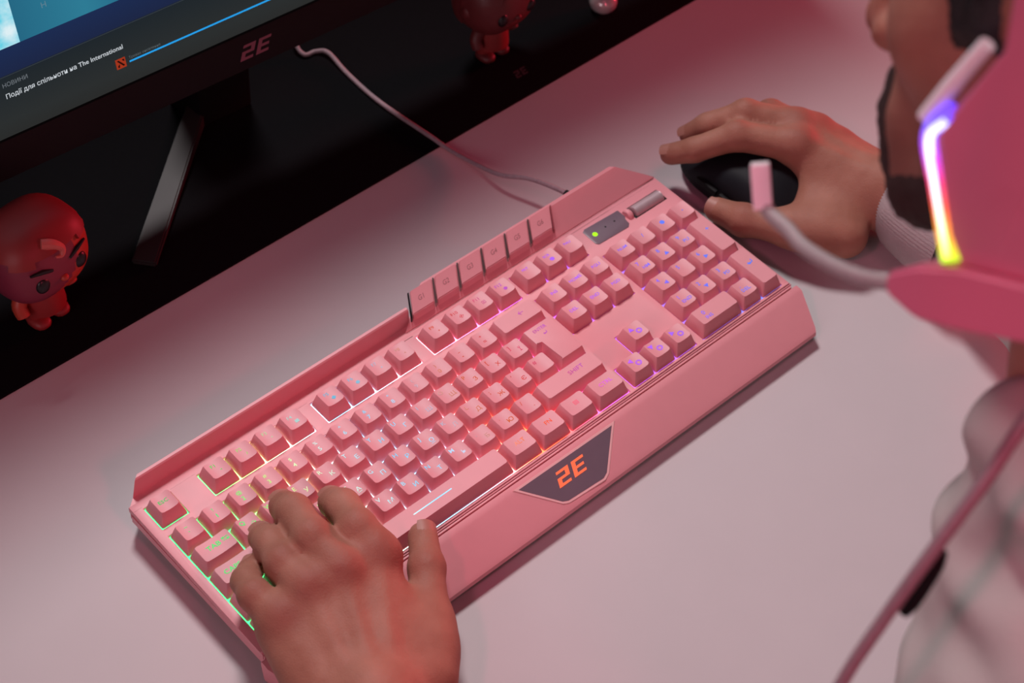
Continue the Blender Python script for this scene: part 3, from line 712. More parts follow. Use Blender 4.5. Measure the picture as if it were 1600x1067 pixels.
tk = thing('desk_ornament', 'small glossy silver pebble-shaped ornament on the black mat', 'ornament', (549, 209, 2.5))
bm_obj('bowl', rbox((549, 211, 11), (10.5, 10.5, 8.4), 2.3, 24, 16), mat('silver_glaze', (.62, .56, .56), .25, metal=.4), tk)
bm_obj('knob', ellipsoid((549, 211, 21.5), (3.2, 3.2, 3.4), None, 14, 10), M['vblack'], tk)

# ------------------------------------------------------------------ person: one implicit surface, polygonised on a grid
def capsule(P, a, b, ra, rb):
    a = np.array(a, np.float32); b = np.array(b, np.float32); ab = b - a; L = float(ab @ ab) + 1e-9
    p = P - a; t = np.clip((p @ ab) / L, 0, 1); d = np.linalg.norm(p - t[..., None] * ab, axis=-1)
    return d - (ra + (rb - ra) * t)
def ellip(P, c, r, R=None):
    p = P - np.array(c, np.float32)
    if R is not None: p = p @ np.array(R, np.float32)
    r = np.array(r, np.float32); k0 = np.linalg.norm(p / r, axis=-1); k1 = np.linalg.norm(p / (r * r), axis=-1) + 1e-9
    return k0 * (k0 - 1) / k1
def smin(a_, b_, k):
    h = np.clip(k - np.abs(a_ - b_), 0, None) / k
    return np.minimum(a_, b_) - h * h * k * .25
class Field:
    def __init__(s, lo, hi, h):
        s.o = np.array(lo, np.float32); s.h = h; s.n = np.ceil((np.array(hi) - np.array(lo)) / h).astype(int) + 1
        s.F = np.full(s.n, 40.0, np.float32); s.m = 16.0
    def sub(s, lo, hi):
        i0 = np.maximum(0, np.floor((np.array(lo) - s.m - s.o) / s.h).astype(int)); i1 = np.minimum(s.n, np.ceil((np.array(hi) + s.m - s.o) / s.h).astype(int) + 1)
        if (i1 <= i0).any(): return None, None
        ax = [s.o[k] + s.h * np.arange(i0[k], i1[k], dtype=np.float32) for k in range(3)]
        P = np.stack(np.meshgrid(*ax, indexing='ij'), -1)
        return tuple(slice(i0[k], i1[k]) for k in range(3)), P
    def bounds(s, prims):
        lo = np.full(3, 1e9); hi = -lo
        for q in prims:
            if q[0] == 'c':
                for p, r in ((q[1], q[3]), (q[2], q[4])): lo = np.minimum(lo, np.array(p) - r); hi = np.maximum(hi, np.array(p) + r)
            else:
                r = max(q[2]); lo = np.minimum(lo, np.array(q[1]) - r); hi = np.maximum(hi, np.array(q[1]) + r)
        return lo, hi
    def add(s, prims, kin=6.0, kout=6.0, cut=False):
        """blend primitives together (kin), then with what is there (kout); cut carves instead"""
        lo, hi = s.bounds(prims); sl, P = s.sub(lo, hi)
        if sl is None: return
        G = None
        for q in prims:
            d = capsule(P, *q[1:5]) if q[0] == 'c' else ellip(P, *q[1:4])
            G = d if G is None else smin(G, d, kin)
        s.F[sl] = -smin(-s.F[sl], G, kout) if cut else smin(s.F[sl], G, kout)
    def mesh(s, relax=2):
        F = s.F; n = s.n; neg = F < 0
        cells = np.zeros(n - 1, np.int8); C8 = [(i, j, k) for i in (0, 1) for j in (0, 1) for k in (0, 1)]
        for i, j, k in C8: cells += neg[i:n[0] - 1 + i, j:n[1] - 1 + j, k:n[2] - 1 + k]
        act = np.argwhere((cells > 0) & (cells < 8)); del cells
        vals = np.stack([F[act[:, 0] + i, act[:, 1] + j, act[:, 2] + k] for i, j, k in C8], 1)
        pos = np.zeros((len(act), 3), np.float32); cnt = np.zeros(len(act), np.float32); C8a = np.array(C8, np.float32)
        for a_ in range(8):
            for b_ in range(a_ + 1, 8):
                if abs(C8a[a_] - C8a[b_]).sum() != 1: continue
                va, vb = vals[:, a_], vals[:, b_]; cr = (va < 0) != (vb < 0)
                t = np.where(cr, va / np.where(cr, va - vb, 1), 0)[:, None]
                pos += np.where(cr[:, None], C8a[a_] + (C8a[b_] - C8a[a_]) * t, 0); cnt += cr
        V = s.o + s.h * (act + pos / cnt[:, None])
        idx = np.full(n - 1, -1, np.int32); idx[tuple(act.T)] = np.arange(len(act))
        quads = []
        for ax in range(3):
            o1, o2 = [(1, 2), (2, 0), (0, 1)][ax]
            sa = [slice(None)] * 3; sb = [slice(None)] * 3; sa[ax] = slice(0, -1); sb[ax] = slice(1, None)
            cr = np.argwhere(neg[tuple(sa)] != neg[tuple(sb)])
            ok = (cr[:, o1] > 0) & (cr[:, o2] > 0) & (cr[:, o1] < n[o1] - 1) & (cr[:, o2] < n[o2] - 1); cr = cr[ok]
            inside = neg[tuple(cr.T)]
            e1 = np.eye(3, dtype=int)[o1]; e2 = np.eye(3, dtype=int)[o2]
            q = np.stack([idx[tuple((cr - d).T)] for d in (e1 * 0, e1, e1 + e2, e2)], 1)
            q[~inside] = q[~inside][:, ::-1]; quads.append(q)
        Q = np.concatenate(quads)
        Q = Q[(Q >= 0).all(1)]
        E = np.concatenate([Q[:, [0, 1]], Q[:, [1, 2]], Q[:, [2, 3]], Q[:, [3, 0]]])
        for _ in range(relax):
            S = np.zeros_like(V); c = np.zeros(len(V), np.float32)
            for k in range(3): S[:, k] = np.bincount(E[:, 0], V[E[:, 1], k], len(V)) + np.bincount(E[:, 1], V[E[:, 0], k], len(V))
            c = np.bincount(E.ravel(), minlength=len(V)); V = V * .4 + .6 * S / np.maximum(c, 1)[:, None]
        return V, Q
def np_mesh(name, V, Q, m, parent):
    me = bpy.data.meshes.new(name); me.vertices.add(len(V)); me.vertices.foreach_set('co', (V * K).astype(np.float32).ravel())
    w = Q.shape[1]; me.loops.add(Q.size); me.loops.foreach_set('vertex_index', Q.astype(np.int32).ravel())
    me.polygons.add(len(Q)); me.polygons.foreach_set('loop_start', np.arange(0, Q.size, w, dtype=np.int32))
    me.update(calc_edges=True); me.validate()
    return link(name, me, m, parent, True, None)

# head frame: right, forward, up
yw, pt, rl_ = math.radians(3.75), math.radians(27.4), math.radians(19.8)
Rz = np.array([[math.cos(yw), -math.sin(yw), 0], [math.sin(yw), math.cos(yw), 0], [0, 0, 1]])
Rx = np.array([[1, 0, 0], [0, math.cos(pt), math.sin(pt)], [0, -math.sin(pt), math.cos(pt)]])
Ry = np.array([[math.cos(rl_), 0, math.sin(rl_)], [0, 1, 0], [-math.sin(rl_), 0, math.cos(rl_)]])
HM = Rz @ Rx @ Ry; HC = np.array([227.5, -327.4, 531.2]); HC0 = np.array([223.0, -323.4, 530.9])
def hw(p): return tuple((HM @ np.array(p, float) + HC).tolist())
def C(a_, b_, ra, rb): return ('c', a_, b_, ra, rb)
def E(c, r, R=None): return ('e', c, r, R)
def he(c, r): return ('e', hw(c), r, HM)
def hcap(a_, b_, ra, rb): return ('c', hw(a_), hw(b_), ra, rb)

# left hand (resting on the keys) and right hand (on the mouse)
LH = {'i': [(70.7, -96.3, 57), (70.7, -78.3, 63.5), (76.8, -57.5, 56.5), (80.3, -44.2, 43)], 'm': [(47.3, -94.1, 60), (47.1, -67.7, 65), (53.3, -42.6, 57), (56.8, -28.0, 43)],
      'r': [(27.2, -89.3, 58), (26.4, -67.0, 59.5), (31.2, -49.2, 53.5), (34.2, -37.6, 43)], 'p': [(6.0, -92.0, 51), (3.0, -71.5, 54.5), (7.3, -57.7, 48), (16.5, -49.5, 41)],
      't': [(49, -166, 38), (73.5, -138.5, 38), (93.6, -112.6, 41), (107.0, -93.3, 38)]}
LW = (2, -190, 46)
RH = {'i': [(513.9, -16.5, 48), (486.5, 16.0, 50), (462.9, 32.7, 38), (455.0, 46.6, 28)], 'm': [(527.9, -3.5, 48), (505.5, 26.3, 52), (486.2, 43.1, 40), (480.2, 52.5, 28)],
      'r': [(540, -12, 42), (529, 22, 42), (515, 36, 30), (508, 42, 20)], 'p': [(548, -26, 34), (545, 2, 34), (534, 16, 24), (529, 22, 16)],
      't': [(494.7, -83.4, 25), (471.3, -52.4, 23), (456.5, -24.9, 18), (452.6, -4.3, 14)]}
RW = (548, -110, 34)
def hand(fd, H, Wp, rad, sgn):
    w = np.array(Wp, float); up = np.array((0, 0, 1.0))
    mc = {k: np.array(v[0], float) for k, v in H.items()}
    # palm: one tapered bar per metacarpal, heel pads
    palm = []
    for k in 'imrp':
        base = w + (mc[k] - mc['m']) * .42 + np.array((0, 6, 0))
        palm.append(C(tuple(base - up * 6), tuple(mc[k] - up * 5), rad['palm0'], rad['palm1']))
    palm.append(C(tuple(w), tuple(w + (mc['m'] - w) * .25), rad['wrist'], rad['wrist']))
    palm.append(C(H['t'][0], H['t'][1], rad['thenar'], rad['t'][1]))
    palm.append(C(tuple(w + (mc['p'] - w) * .22 - up * 8), tuple(mc['p'] - up * 10), rad['palm0'] * .95, rad['palm1'] * .85))
    fd.add(palm, 14.0, 12.0)
    t0, t1 = np.array(H['t'][0], float), np.array(H['t'][1], float)
    fd.add([C(tuple(w + (mc['i'] - w) * f - up * 6), tuple(t0 + (t1 - t0) * g_), ra, rb) for f, g_, ra, rb in ((.82, .78, 9, 9.5), (.66, .60, 11, 11), (.48, .40, 13, 13))], 12, 12)
    for k in 'imrp':
        j = H[k]; r = rad[k]
        fd.add([C(j[0], j[1], r[0], r[1]), C(j[1], j[2], r[1] * .97, r[2]), C(j[2], j[3], r[2], r[3]), E(j[1], (r[1] * 1.01,) * 3)], 3.0, 3.0 if k in 'mr' else 5.0)
        # knuckle and the tendon running back from it
        kn = mc[k] + up * 3.0
        fd.add([E(tuple(kn), (r[0] * .95, r[0] * .95, r[0] * .82))], 3, 9)
        tb = w + (mc[k] - mc['m']) * .30 + up * (rad['wrist'] * .30)
        mid = (kn + tb) / 2 + up * (rad['palm0'] * .40 - 2.0)
        fd.add([C(tuple(kn + up * 1), tuple(mid + up * rad['ten']), 2.8, 2.5), C(tuple(mid + up * rad['ten']), tuple(tb), 2.5, 2.3)], 4, 6)
    j = H['t']; r = rad['t']
    fd.add([C(j[1], j[2], r[1], r[2]), C(j[2], j[3], r[2], r[3]), E(j[2], (r[2] * 1.05,) * 3)], 4.0, 7.0)
    # thumb pad
    return
def veins(fd, lst, r):
    for a_, b_ in lst: fd.add([C(a_, b_, r, r * .9)], 2, 5)
radL = {'i': (12.2, 11.3, 10.6, 9.7), 'm': (12.6, 11.2, 10.5, 9.6), 'r': (12, 10.0, 9.6, 9.0), 'p': (10.6, 8.9, 8.6, 7.8), 't': (15, 12.6, 9.9, 9.0), 'palm0': 17.5, 'palm1': 13.0, 'wrist': 25, 'thenar': 17.0, 'ten': 0.3}
radR = {'i': (12.0, 10.6, 9.0, 8.0), 'm': (12, 10.6, 9.0, 8.0), 'r': (11.5, 10, 8.8, 7.8), 'p': (10.5, 9, 8, 7), 't': (14, 12.5, 10.8, 9.2), 'palm0': 18, 'palm1': 13.0, 'wrist': 25.5, 'thenar': 16, 'ten': 0.3}
LE, RE = (-38, -398, 62), (512, -340, 62)           # elbows
LS, RS = (122, -462, 345), (392, -420, 338)          # shoulders
NB = (214, -402, 398)                               # base of the neck
body = Field((-150, -580, -190), (620, 110, 690), 2.2)
# torso and limbs (under the clothes)
body.add([C((215, -475, -150), (215, -468, 60), 90, 92), C((215, -468, 60), (218, -455, 280), 92, 76), C((150, -445, 300), (300, -440, 300), 58, 58),
          C((150, -408, 345), (290, -402, 345), 38, 38)], 40, 30)
body.add([C(LS, LE, 46, 34), C(LE, LW, 36, 25)], 18, 18); body.add([C(RS, RE, 46, 34), C(RE, RW, 36, 25)], 18, 18)
body.add([C((216, -408, 370), hw((0, -30, -50)), 60, 56), C(LS, NB, 40, 50), C(RS, NB, 40, 50)], 25, 25)
hand(body, LH, LW, radL, 1); hand(body, RH, RW, radR, -1)
# head
body.add([he((0, -10, 38), (77, 96, 84)), he((0, 38, -8), (58, 57, 70)), hcap((-49, 18, -60), (-14, 75, -77), 17, 15), hcap((49, 18, -60), (14, 75, -77), 17, 15), hcap((-11, 80, -76), (11, 80, -76), 14, 14),
          he((-38, 54, -16), (21, 20, 20)), he((38, 54, -16), (21, 20, 20)), he((0, 80, -52), (32, 20, 22))], 16, 22)
body.add([hcap((-34, 86, 32), (34, 86, 32), 9, 9)], 4, 12)
body.add([he((-32, 97, 16), (15, 10, 10)), he((32, 97, 16), (15, 10, 10))], 2, 8, cut=True)
body.add([hcap((0, 93, 20), (0, 110, -18), 7, 10.5), he((-11, 100, -23), (8.5, 10, 8)), he((11, 100, -23), (8.5, 10, 8))], 5, 6)
body.add([he((-6, 105, -31), (4, 5, 3.4)), he((6, 105, -31), (4, 5, 3.4))], 1, 2, cut=True)
body.add([hcap((-18, 94, -50), (0, 101, -47), 3.2, 4.4), hcap((18, 94, -50), (0, 101, -47), 3.2, 4.4), hcap((-17, 93, -57), (0, 100, -60), 3.4, 5.2), hcap((17, 93, -57), (0, 100, -60), 3.4, 5.2)], 1.5, 3)
body.add([he((-77, -8, -2), (5, 17, 31)), he((77, -8, -2), (5, 17, 31))], 3, 4)
V, Q = body.mesh(2)
person = np_mesh('person', V, Q, M['skin'], None)
person['label'] = 'person in a pale hoodie, left hand on the keys and right hand on the mouse'; person['category'] = 'person'
# redder skin over knuckles and fingertips
fl = np.zeros(len(V), np.float32)
spots = []
for H in (LH, RH):
    for k in 'imrp':
        spots += [(np.array(H[k][0]) + (0, -3, 8), 11, .75), (np.array(H[k][1]) + (0, 0, 8), 8, .35), (np.array(H[k][3]), 9, .45)]
    spots += [(np.array(H['t'][2]) + (0, 0, 8), 9, .4)]
spots += [(np.array((63.5, -96, 66)), 6.5, .95), (np.array((44, -97, 70)), 6.5, .95), (np.array((514, -15, 57)), 6, .9)]  # shade of the knuckle hollows painted into the skin colour
for c, r, a_ in spots: fl = np.maximum(fl, a_ * np.exp(-((V - c) ** 2).sum(1) / (r * r)))
for c, r, a_ in ((hw((0, 108, -22)), 16, .7),): fl = np.maximum(fl, a_ * np.exp(-((V - np.array(c)) ** 2).sum(1) / (r * r)))
at = person.data.attributes.new('flush_and_hollows', 'FLOAT', 'POINT'); at.data.foreach_set('value', fl)

def shell(name, mask, thick, m, label=None):
    """skin area copied and lifted off: hair, beard"""
    sel = mask > 0.02; f = Q[sel[Q].any(1)]
    used = np.unique(f); remap = np.full(len(V), -1); remap[used] = np.arange(len(used))
    nr = np.zeros((len(person.data.vertices), 3), np.float32); person.data.vertices.foreach_get('normal', nr.ravel()) if False else None
    nr = np.array([v.normal[:] for v in person.data.vertices], np.float32) if not hasattr(shell, 'n') else shell.n
    shell.n = nr
    W_ = V[used] + nr[used] * (mask[used] * thick - .6 * (mask[used] <= .02))[:, None]
    o = np_mesh(name, W_, remap[f], m, person)
    if label: o['label'] = label
    return o
L = (V - HC) @ HM                                  # head-local coordinates
nz = np.sin(L[:, 0] * .9 + 2 * np.sin(L[:, 2] * .35)) * np.sin(L[:, 1] * .8 + L[:, 2] * .5) * .5 + .5
def soft(x, w=4.0): return np.clip(x / w + .5, 0, 1)
inhead = (np.abs(L[:, 0]) < 92) & (L[:, 2] < 140) & (L[:, 1] > -125)
zj = -66 - .18 * L[:, 1]                           # upper border of the beard on the cheek
beard = soft(zj - L[:, 2] , 16) * soft(L[:, 1] - 2 + .25 * (L[:, 2] + 60), 10) * soft(L[:, 2] + 122, 12)
must = soft(26 - np.abs(L[:, 0]), 8) * soft(L[:, 1] - 86, 6) * soft(-33 - L[:, 2], 4) * soft(L[:, 2] + 75, 6)
lips = soft(18 - np.abs(L[:, 0]), 4) * soft(L[:, 1] - 92, 4) * soft(-44 - L[:, 2], 3) * soft(L[:, 2] + 63, 3)
side = soft(28 - np.abs(L[:, 1] - 8), 6) * soft(-L[:, 2] + 40, 8) * soft(L[:, 2] + 14, 10) * soft(np.abs(L[:, 0]) - 50, 6)
beard = np.maximum(beard, must) * (1 - lips) * inhead
stub = np.clip(soft(zj + 36 - L[:, 2], 36) * soft(L[:, 1] - 2, 14) * soft(L[:, 2] + 122, 12) * inhead, 0, 1) * (1 - lips)
as_ = person.data.attributes.new('stubble', 'FLOAT', 'POINT'); as_.data.foreach_set('value', (stub * .5).astype(np.float32))
shell('beard', beard * (.55 + .45 * nz), 3.0, M['beard'], 'short dark beard')
hair = np.maximum(side, np.maximum(soft(L[:, 2] - 62 - .25 * L[:, 1], 10), soft(-L[:, 1] - 12 + .3 * L[:, 2], 12) * soft(L[:, 2] + 48, 10))) * inhead * (np.abs(L[:, 0]) < 79)
shell('hair', hair * (.7 + .3 * nz), 9.0, M['hair'], 'short black hair')
for s in (-1, 1):
    bm_obj('eye', ellipsoid(hw((s * 31, 79, 15)), (12, 12, 12), None, 16, 10), M['eye'], person)
    bm_obj('eyebrow', tube([hw((s * 14, 97, 31)), hw((s * 30, 96, 36)), hw((s * 47, 84, 32))], [2.2, 3.2, 1.4], 8), M['hair'], person)
# fingernails
def nail(H, k, r, up_bias=(0, 0, 1)):
    d = (np.array(H[k][3]) - np.array(H[k][2])); d = d / np.linalg.norm(d); u = np.array(up_bias, float); n = u - d * (u @ d); n /= np.linalg.norm(n); s = np.cross(d, n)
    c = np.array(H[k][3]) + d * r * .12
    VV, FF = [], []; a_n, b_n = 7, 7
    for i in range(a_n):
        for j in range(b_n):
            x = (i / (a_n - 1) - .5) * 2; y = (j / (b_n - 1) - .5) * 2
            q = max(abs(x), abs(y)); ln = math.hypot(x, y) or 1; sc = q / ln * 1.0
            x2, y2 = x * (.65 + .35 * sc), y * (.65 + .35 * sc)
            ang = x2 * .85
            VV.append(c + s * math.sin(ang) * r * .98 + n * (math.cos(ang) * r * .97 + .05 + .2 * (1 - q)) + d * y2 * r * .55)
    for i in range(a_n - 1):
        for j in range(b_n - 1): FF.append((i * b_n + j, (i + 1) * b_n + j, (i + 1) * b_n + j + 1, i * b_n + j + 1))
    o = mesh('fingernail', VV, FF, M['nail'], person); fix(o.data)
for k in 'imrp': nail(LH, k, radL[k][3]); nail(RH, k, radR[k][3])
nail(LH, 't', radL['t'][3], (.55, .1, .8)); nail(RH, 't', radR['t'][3], (-.45, -.35, .8))

# hoodie
hd_ = Field((-170, -600, -190), (650, -60, 480), 3.6)
hd_.add([C((215, -475, -150), (215, -468, 60), 104, 106), C((215, -468, 60), (218, -455, 280), 106, 90), C((150, -445, 290), (302, -440, 290), 72, 72)], 40, 30)
hd_.add([C(LS, LE, 47, 44), C(LE, (-14, -270, 58), 48, 40)], 20, 25); hd_.add([C(RS, RE, 60, 48), C(RE, (545, -150, 42), 48, 35)], 20, 25)
hd_.add([C(LS, (178, -415, 372), 50, 42), C(RS, (262, -402, 372), 56, 44), C((150, -408, 345), (290, -402, 345), 46, 46)], 25, 25)
# folds bunched at the left shoulder and the collapsed hood round the neck
hd_.add([C((165, -402, 345), (128, -430, 318), 18, 22), C((128, -425, 290), (172, -396, 268), 20, 17)], 10, 14)
hood = [(152, -380, 390), (136, -416, 396), (150, -456, 400), (200, -476, 404), (280, -462, 402), (312, -418, 396), (296, -372, 388)]
hd_.add([C(hood[i], hood[i + 1], 24, 25) for i in range(6)], 16, 10)
HV, HQ = hd_.mesh(3)
ph = HV * np.array((.052, .047, .060))
dsp = 2.6 * np.sin(ph[:, 0] * 1.1 + 2.2 * np.sin(ph[:, 2] * .9)) * np.sin(ph[:, 2] * 1.6 + 1.5 * np.sin(ph[:, 1])) + 1.2 * np.sin(ph[:, 1] * 3.1 + ph[:, 2] * 2.3 + ph[:, 0])
ho = np_mesh('hoodie', HV, HQ, M['hoodie'], person); ho['label'] = 'pale fleece hoodie'
nr = np.array([v.normal[:] for v in ho.data.vertices], np.float32)
ho.data.vertices.foreach_set('co', ((HV + nr * dsp[:, None]) * K).astype(np.float32).ravel()); ho.data.update()
# ribbed cuffs
def cuff(c0, c1, r0, r1):
    c0, c1 = Vector(c0), Vector(c1); t = (c1 - c0).normalized(); s = t.cross(Vector((0, 0, 1))).normalized(); q = t.cross(s)
    bm = bmesh.new(); rings = []; n = 176
    for i in range(9):
        f = i / 8; rr = r0 + (r1 - r0) * f; rr += 2.0 * math.sin(math.pi * f)
        if i == 8: rr -= 2.2
        rings.append([bm.verts.new(c0 + (c1 - c0) * f + (s * math.cos(a_) + q * math.sin(a_)) * (rr + (.45 if k % 2 else -.45))) for k, a_ in enumerate([2 * math.pi * k / n for k in range(n)])])
    for i in range(8):
        for k in range(n): bm.faces.new((rings[i][k], rings[i][(k + 1) % n], rings[i + 1][(k + 1) % n], rings[i + 1][k]))
    return bm
bm_obj('cuff', cuff((541, -150, 42), (546, -92, 35), 38, 32.5), M['cuff'], ho, angle=None, label='ribbed grey cuff')
bm_obj('cuff', cuff((-20, -268, 58), (-8, -228, 52), 41, 33), M['cuff'], ho, angle=None)

# ------------------------------------------------------------------ headset
hs = thing('headset', 'pink headset worn by the person, with a lit rainbow strip on its earcup', 'headset', (223, -323, 531))
HX = Matrix(((HM[0][0], HM[0][1], HM[0][2], HC0[0]), (HM[1][0], HM[1][1], HM[1][2], HC0[1]), (HM[2][0], HM[2][1], HM[2][2], HC0[2]), (0, 0, 0, 1)))
def cup_outline(sc=1.0, dy=0, dz=0):
    # front (+y) lower than the rear; angular gaming outline in the (y,z) plane
    p = [(12.5, -40), (-16, -8), (-20, 30), (-40, 44), (-62, 38), (-74, 10), (-74, -40), (-60, -74), (-36, -86), (-2, -84), (4, -78)]
    c = (-32, -26)
    return [((y - c[0]) * sc + c[0] + dy, (z - c[1]) * sc + c[1] + dz) for y, z in p]
def cup(s):
    e = bm_obj
    bm = bmesh.new(); rings = []
    for x, sc in ((78, .80), (80, .97), (93, 1.0), (98, .97), (101, .86)):
        rings.append([bm.verts.new((s * x, y, z)) for y, z in cup_outline(sc)])
    n = len(rings[0])
    for a_, b_ in zip(rings, rings[1:]):
        for i in range(n): bm.faces.new((a_[i], a_[(i + 1) % n], b_[(i + 1) % n], b_[i]))
    bm.faces.new(rings[0][::-1]); bm.faces.new(rings[-1])
    bmesh.ops.bevel(bm, geom=[ed for ed in bm.edges if abs(ed.verts[0].co.x - ed.verts[1].co.x) < .01], offset=1.0, segments=2, affect='EDGES')
    ec = e('earcup', bm, M['pinkgloss'], hs, angle=30, xf=HX)
    bp = bmesh.new(); rings = []
    for x, sc in ((70, .80), (72, .92), (77, .96), (80, .90)):
        rings.append([bp.verts.new((s * x, y, z)) for y, z in cup_outline(sc)])
    for a_, b_ in zip(rings, rings[1:]):
        for i in range(n): bp.faces.new((a_[i], a_[(i + 1) % n], b_[(i + 1) % n], b_[i]))
    bp.faces.new(rings[0][::-1]); bp.faces.new(rings[-1])
    e('ear_pad', bp, M['pinkgloss'], ec, angle=50, xf=HX)
    # upper front ridge, light on it painted pale, and the light strip beneath it
    e('edge_ridge', tube([(s * 96, 15.0, -35), (s * 96.5, 5, -23.5), (s * 97, -8, -9)], [3.0, 3.2, 2.8], 12), M['pale'], ec, xf=HX, label='ridge painted pale as if lit')
    st = ramp_emit('light_strip', 2, 0, 1, [(0, (0, 0, 0))], 1)
    return ec
def strip_mat(name, stops, strength):
    m = bpy.data.materials.new(name); m.use_nodes = True; nt = m.node_tree; nt.nodes.clear()
    out = nd(nt, 'ShaderNodeOutputMaterial'); e = nd(nt, 'ShaderNodeEmission', Strength=strength); tc = nd(nt, 'ShaderNodeTexCoord')
    sb = nd(nt, 'ShaderNodeVectorMath', operation='SUBTRACT'); sb.inputs[1].default_value = tuple(HC0 * K); nt.links.new(tc.outputs['Object'], sb.inputs[0])
    dp = nd(nt, 'ShaderNodeVectorMath', operation='DOT_PRODUCT'); dp.inputs[1].default_value = tuple(HM[:, 2]); nt.links.new(sb.outputs[0], dp.inputs[0])
    r = nd(nt, 'ShaderNodeMapRange'); r.inputs[1].default_value = -.084; r.inputs[2].default_value = -.030; nt.links.new(dp.outputs['Value'], r.inputs[0])
    cr = nd(nt, 'ShaderNodeValToRGB'); els = cr.color_ramp.elements
    while len(els) > 1: els.remove(els[-1])
    for i, (p, c) in enumerate(stops):
        el = els[0] if i == 0 else els.new(p); el.position = p; el.color = c + (1,)
    nt.links.new(r.outputs[0], cr.inputs[0]); nt.links.new(cr.outputs[0], e.inputs['Color']); nt.links.new(e.outputs[0], out.inputs[0]); return m
STRIP = strip_mat('rainbow_strip', [(0, (.16, .80, .03)), (.10, (.55, .75, .03)), (.22, (1, .42, .05)), (.40, (1, .12, .06)), (.55, (.95, .06, .22)), (.72, (.55, .08, .9)), (.88, (.20, .12, 1)), (1, (.16, .06, 1))], 1.7)
CORE = strip_mat('strip_core', [(0, (.30, .9, .10)), (.10, (.72, .92, .12)), (.25, (1, .90, .45)), (.42, (1, .80, .80)), (.58, (.95, .85, 1)), (.78, (.80, .82, 1)), (.92, (.45, .45, 1)), (1, (.35, .30, 1))], 2.6)
cups = []
for s in (-1, 1):
    ec = cup(s); cups.append(ec)
    bm_obj('light_strip', tube(catmull([(s * 98, 2.5, -31.5), (s * 98, 10.2, -39.5), (s * 98, 6.5, -56), (s * 98, 0.5, -80)], 6), 3.9, 14), STRIP, ec, xf=HX, label='glowing rainbow strip')
    bm_obj('strip_core', tube(catmull([(s * 100.2, 3.4, -33.5), (s * 100.2, 9.6, -40), (s * 100.2, 6.3, -56), (s * 100.2, 0.5, -78.5)], 6), 1.9, 12), CORE, ec, xf=HX, label='white-hot middle of the strip')
    V2, F2 = logo_mesh((s * 101.05, -23, -56), (0, 1 if s < 0 else -1, 0), (0, 0, 1), 15, 7, slant=.35, lift=.25)
    V2 = [HX @ Vector((v.x, -v.y - 46, v.z)) if s < 0 else HX @ v for v in V2]
    mesh('earcup_logo', V2, F2, mat('maroon_print', (.16, .025, .05), .5), ec, smooth=False)
# headband over the head
hb = [(-92, -25, 40), (-93, -22, 80), (-78, -18, 118), (-44, -14, 142), (0, -12, 150), (44, -14, 142), (78, -18, 118), (93, -22, 80), (92, -25, 40)]
pts = catmull(hb, 6)
bm = bmesh.new(); rings = []
for i, p in enumerate(pts):
    t = (pts[min(i + 1, len(pts) - 1)] - pts[max(i - 1, 0)]).normalized(); y = Vector((0, 1, 0)); n = t.cross(y).normalized()
    rings.append([bm.verts.new(p + y * a_ * 17 + n * b_ * 5) for a_, b_ in ((-1, -.6), (-.7, -1), (.7, -1), (1, -.6), (1, .6), (.7, 1), (-.7, 1), (-1, .6))])
for a_, b_ in zip(rings, rings[1:]):
    for i in range(8): bm.faces.new((a_[i], a_[(i + 1) % 8], b_[(i + 1) % 8], b_[i]))
bm.faces.new(rings[0][::-1]); bm.faces.new(rings[-1])
bm_obj('headband', bm, M['pinkgloss'], hs, angle=40, xf=HX)
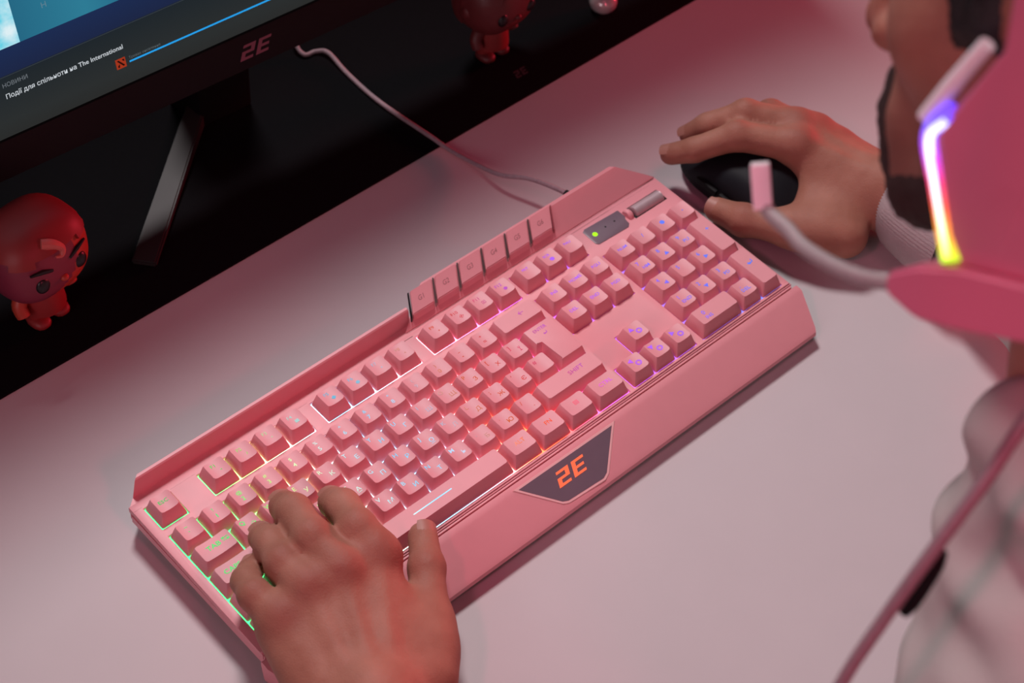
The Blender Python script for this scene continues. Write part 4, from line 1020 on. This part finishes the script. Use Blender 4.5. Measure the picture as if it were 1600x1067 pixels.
# microphone arm
bmm = bmesh.new()
def ringx(y, z0, z1, x0, x1): return [bmm.verts.new((x, yy, zz)) for x, yy, zz in ((x0, y, z0), (x1, y, z0), (x1, y, z1), (x0, y, z1))]
rg = [ringx(26.5, -95.5, -88.5, -100, -92), ringx(12, -101, -83.0, -103, -88), ringx(-6, -101, -80.5, -104, -86), ringx(-46, -100, -82, -104, -86), ringx(-60, -96, -84, -102, -88)]
for a_, b_ in zip(rg, rg[1:]):
    for i in range(4): bmm.faces.new((a_[i], a_[(i + 1) % 4], b_[(i + 1) % 4], b_[i]))
bmm.faces.new(rg[0][::-1]); bmm.faces.new(rg[-1])
bmesh.ops.bevel(bmm, geom=bmm.edges[:], offset=1.6, segments=3, affect='EDGES')
bm_obj('boom_mount', bmm, M['pinkgloss'], hs, xf=HX)
arm = catmull([(-96.5, 23, -92.2), (-96, 38, -93.0), (-93, 54, -92), (-87.5, 72, -89.4), (-84, 82, -85.5), (-81.2, 92.5, -82), (-80, 97.2, -78.5)], 8)
bo = bm_obj('mic_boom', tube(arm, 2.9, 14), M['boom'], hs, angle=None, xf=HX, label='grey flexible microphone arm')
bt = prism([(-4.2, -3.6), (4.2, -3.6), (4.6, 3.4), (-4.6, 3.4)], 0, 17, 1.1)
TX = HX @ Matrix.Translation((-80, 98, -80.5)) @ Matrix.Rotation(math.radians(-6), 4, 'X') @ Matrix.Rotation(math.radians(40), 4, 'Z')
bm_obj('mic_capsule', bt, M['pale'], bo, xf=TX, label='pale pink microphone tip')
# headset cable hanging towards the viewer, with a small remote
cp = catmull([hw((-92, -30, -98)), (120, -398, 448), (99, -396, 458), (80, -399, 445), (60, -399, 420), (47, -398, 393), (33, -398, 365), (14, -402, 320), (-20, -408, 240), (-60, -420, 120), (-90, -430, -60), (-100, -440, -300)], 8)
cp = catmull([hw((-92, -34, -98)), hw((-95, -31, -116)), (99, -396, 458), (80, -399, 446), (60, -399, 420), (47, -398, 393), (33, -398, 365), (14, -402, 320), (-20, -412, 240), (-60, -425, 120), (-90, -440, -60), (-100, -450, -300)], 8)
cb = bm_obj('headset_cord', tube(cp, 2.5, 12), M['cable2'], hs, angle=None, label='mauve hanging cable')
p0, p1 = Vector((63.5, -401, 418)), Vector((50.5, -402, 393)); pts = [p0 + (p1 - p0) * i / 6 + Vector((4.5, 1.5, -2.0)) for i in range(7)]
bm_obj('cord_remote', tube(pts, [2, 3.4, 3.6, 3.6, 3.5, 3.2, 2], 12), M['black'], cb, label='small black remote on the cable')
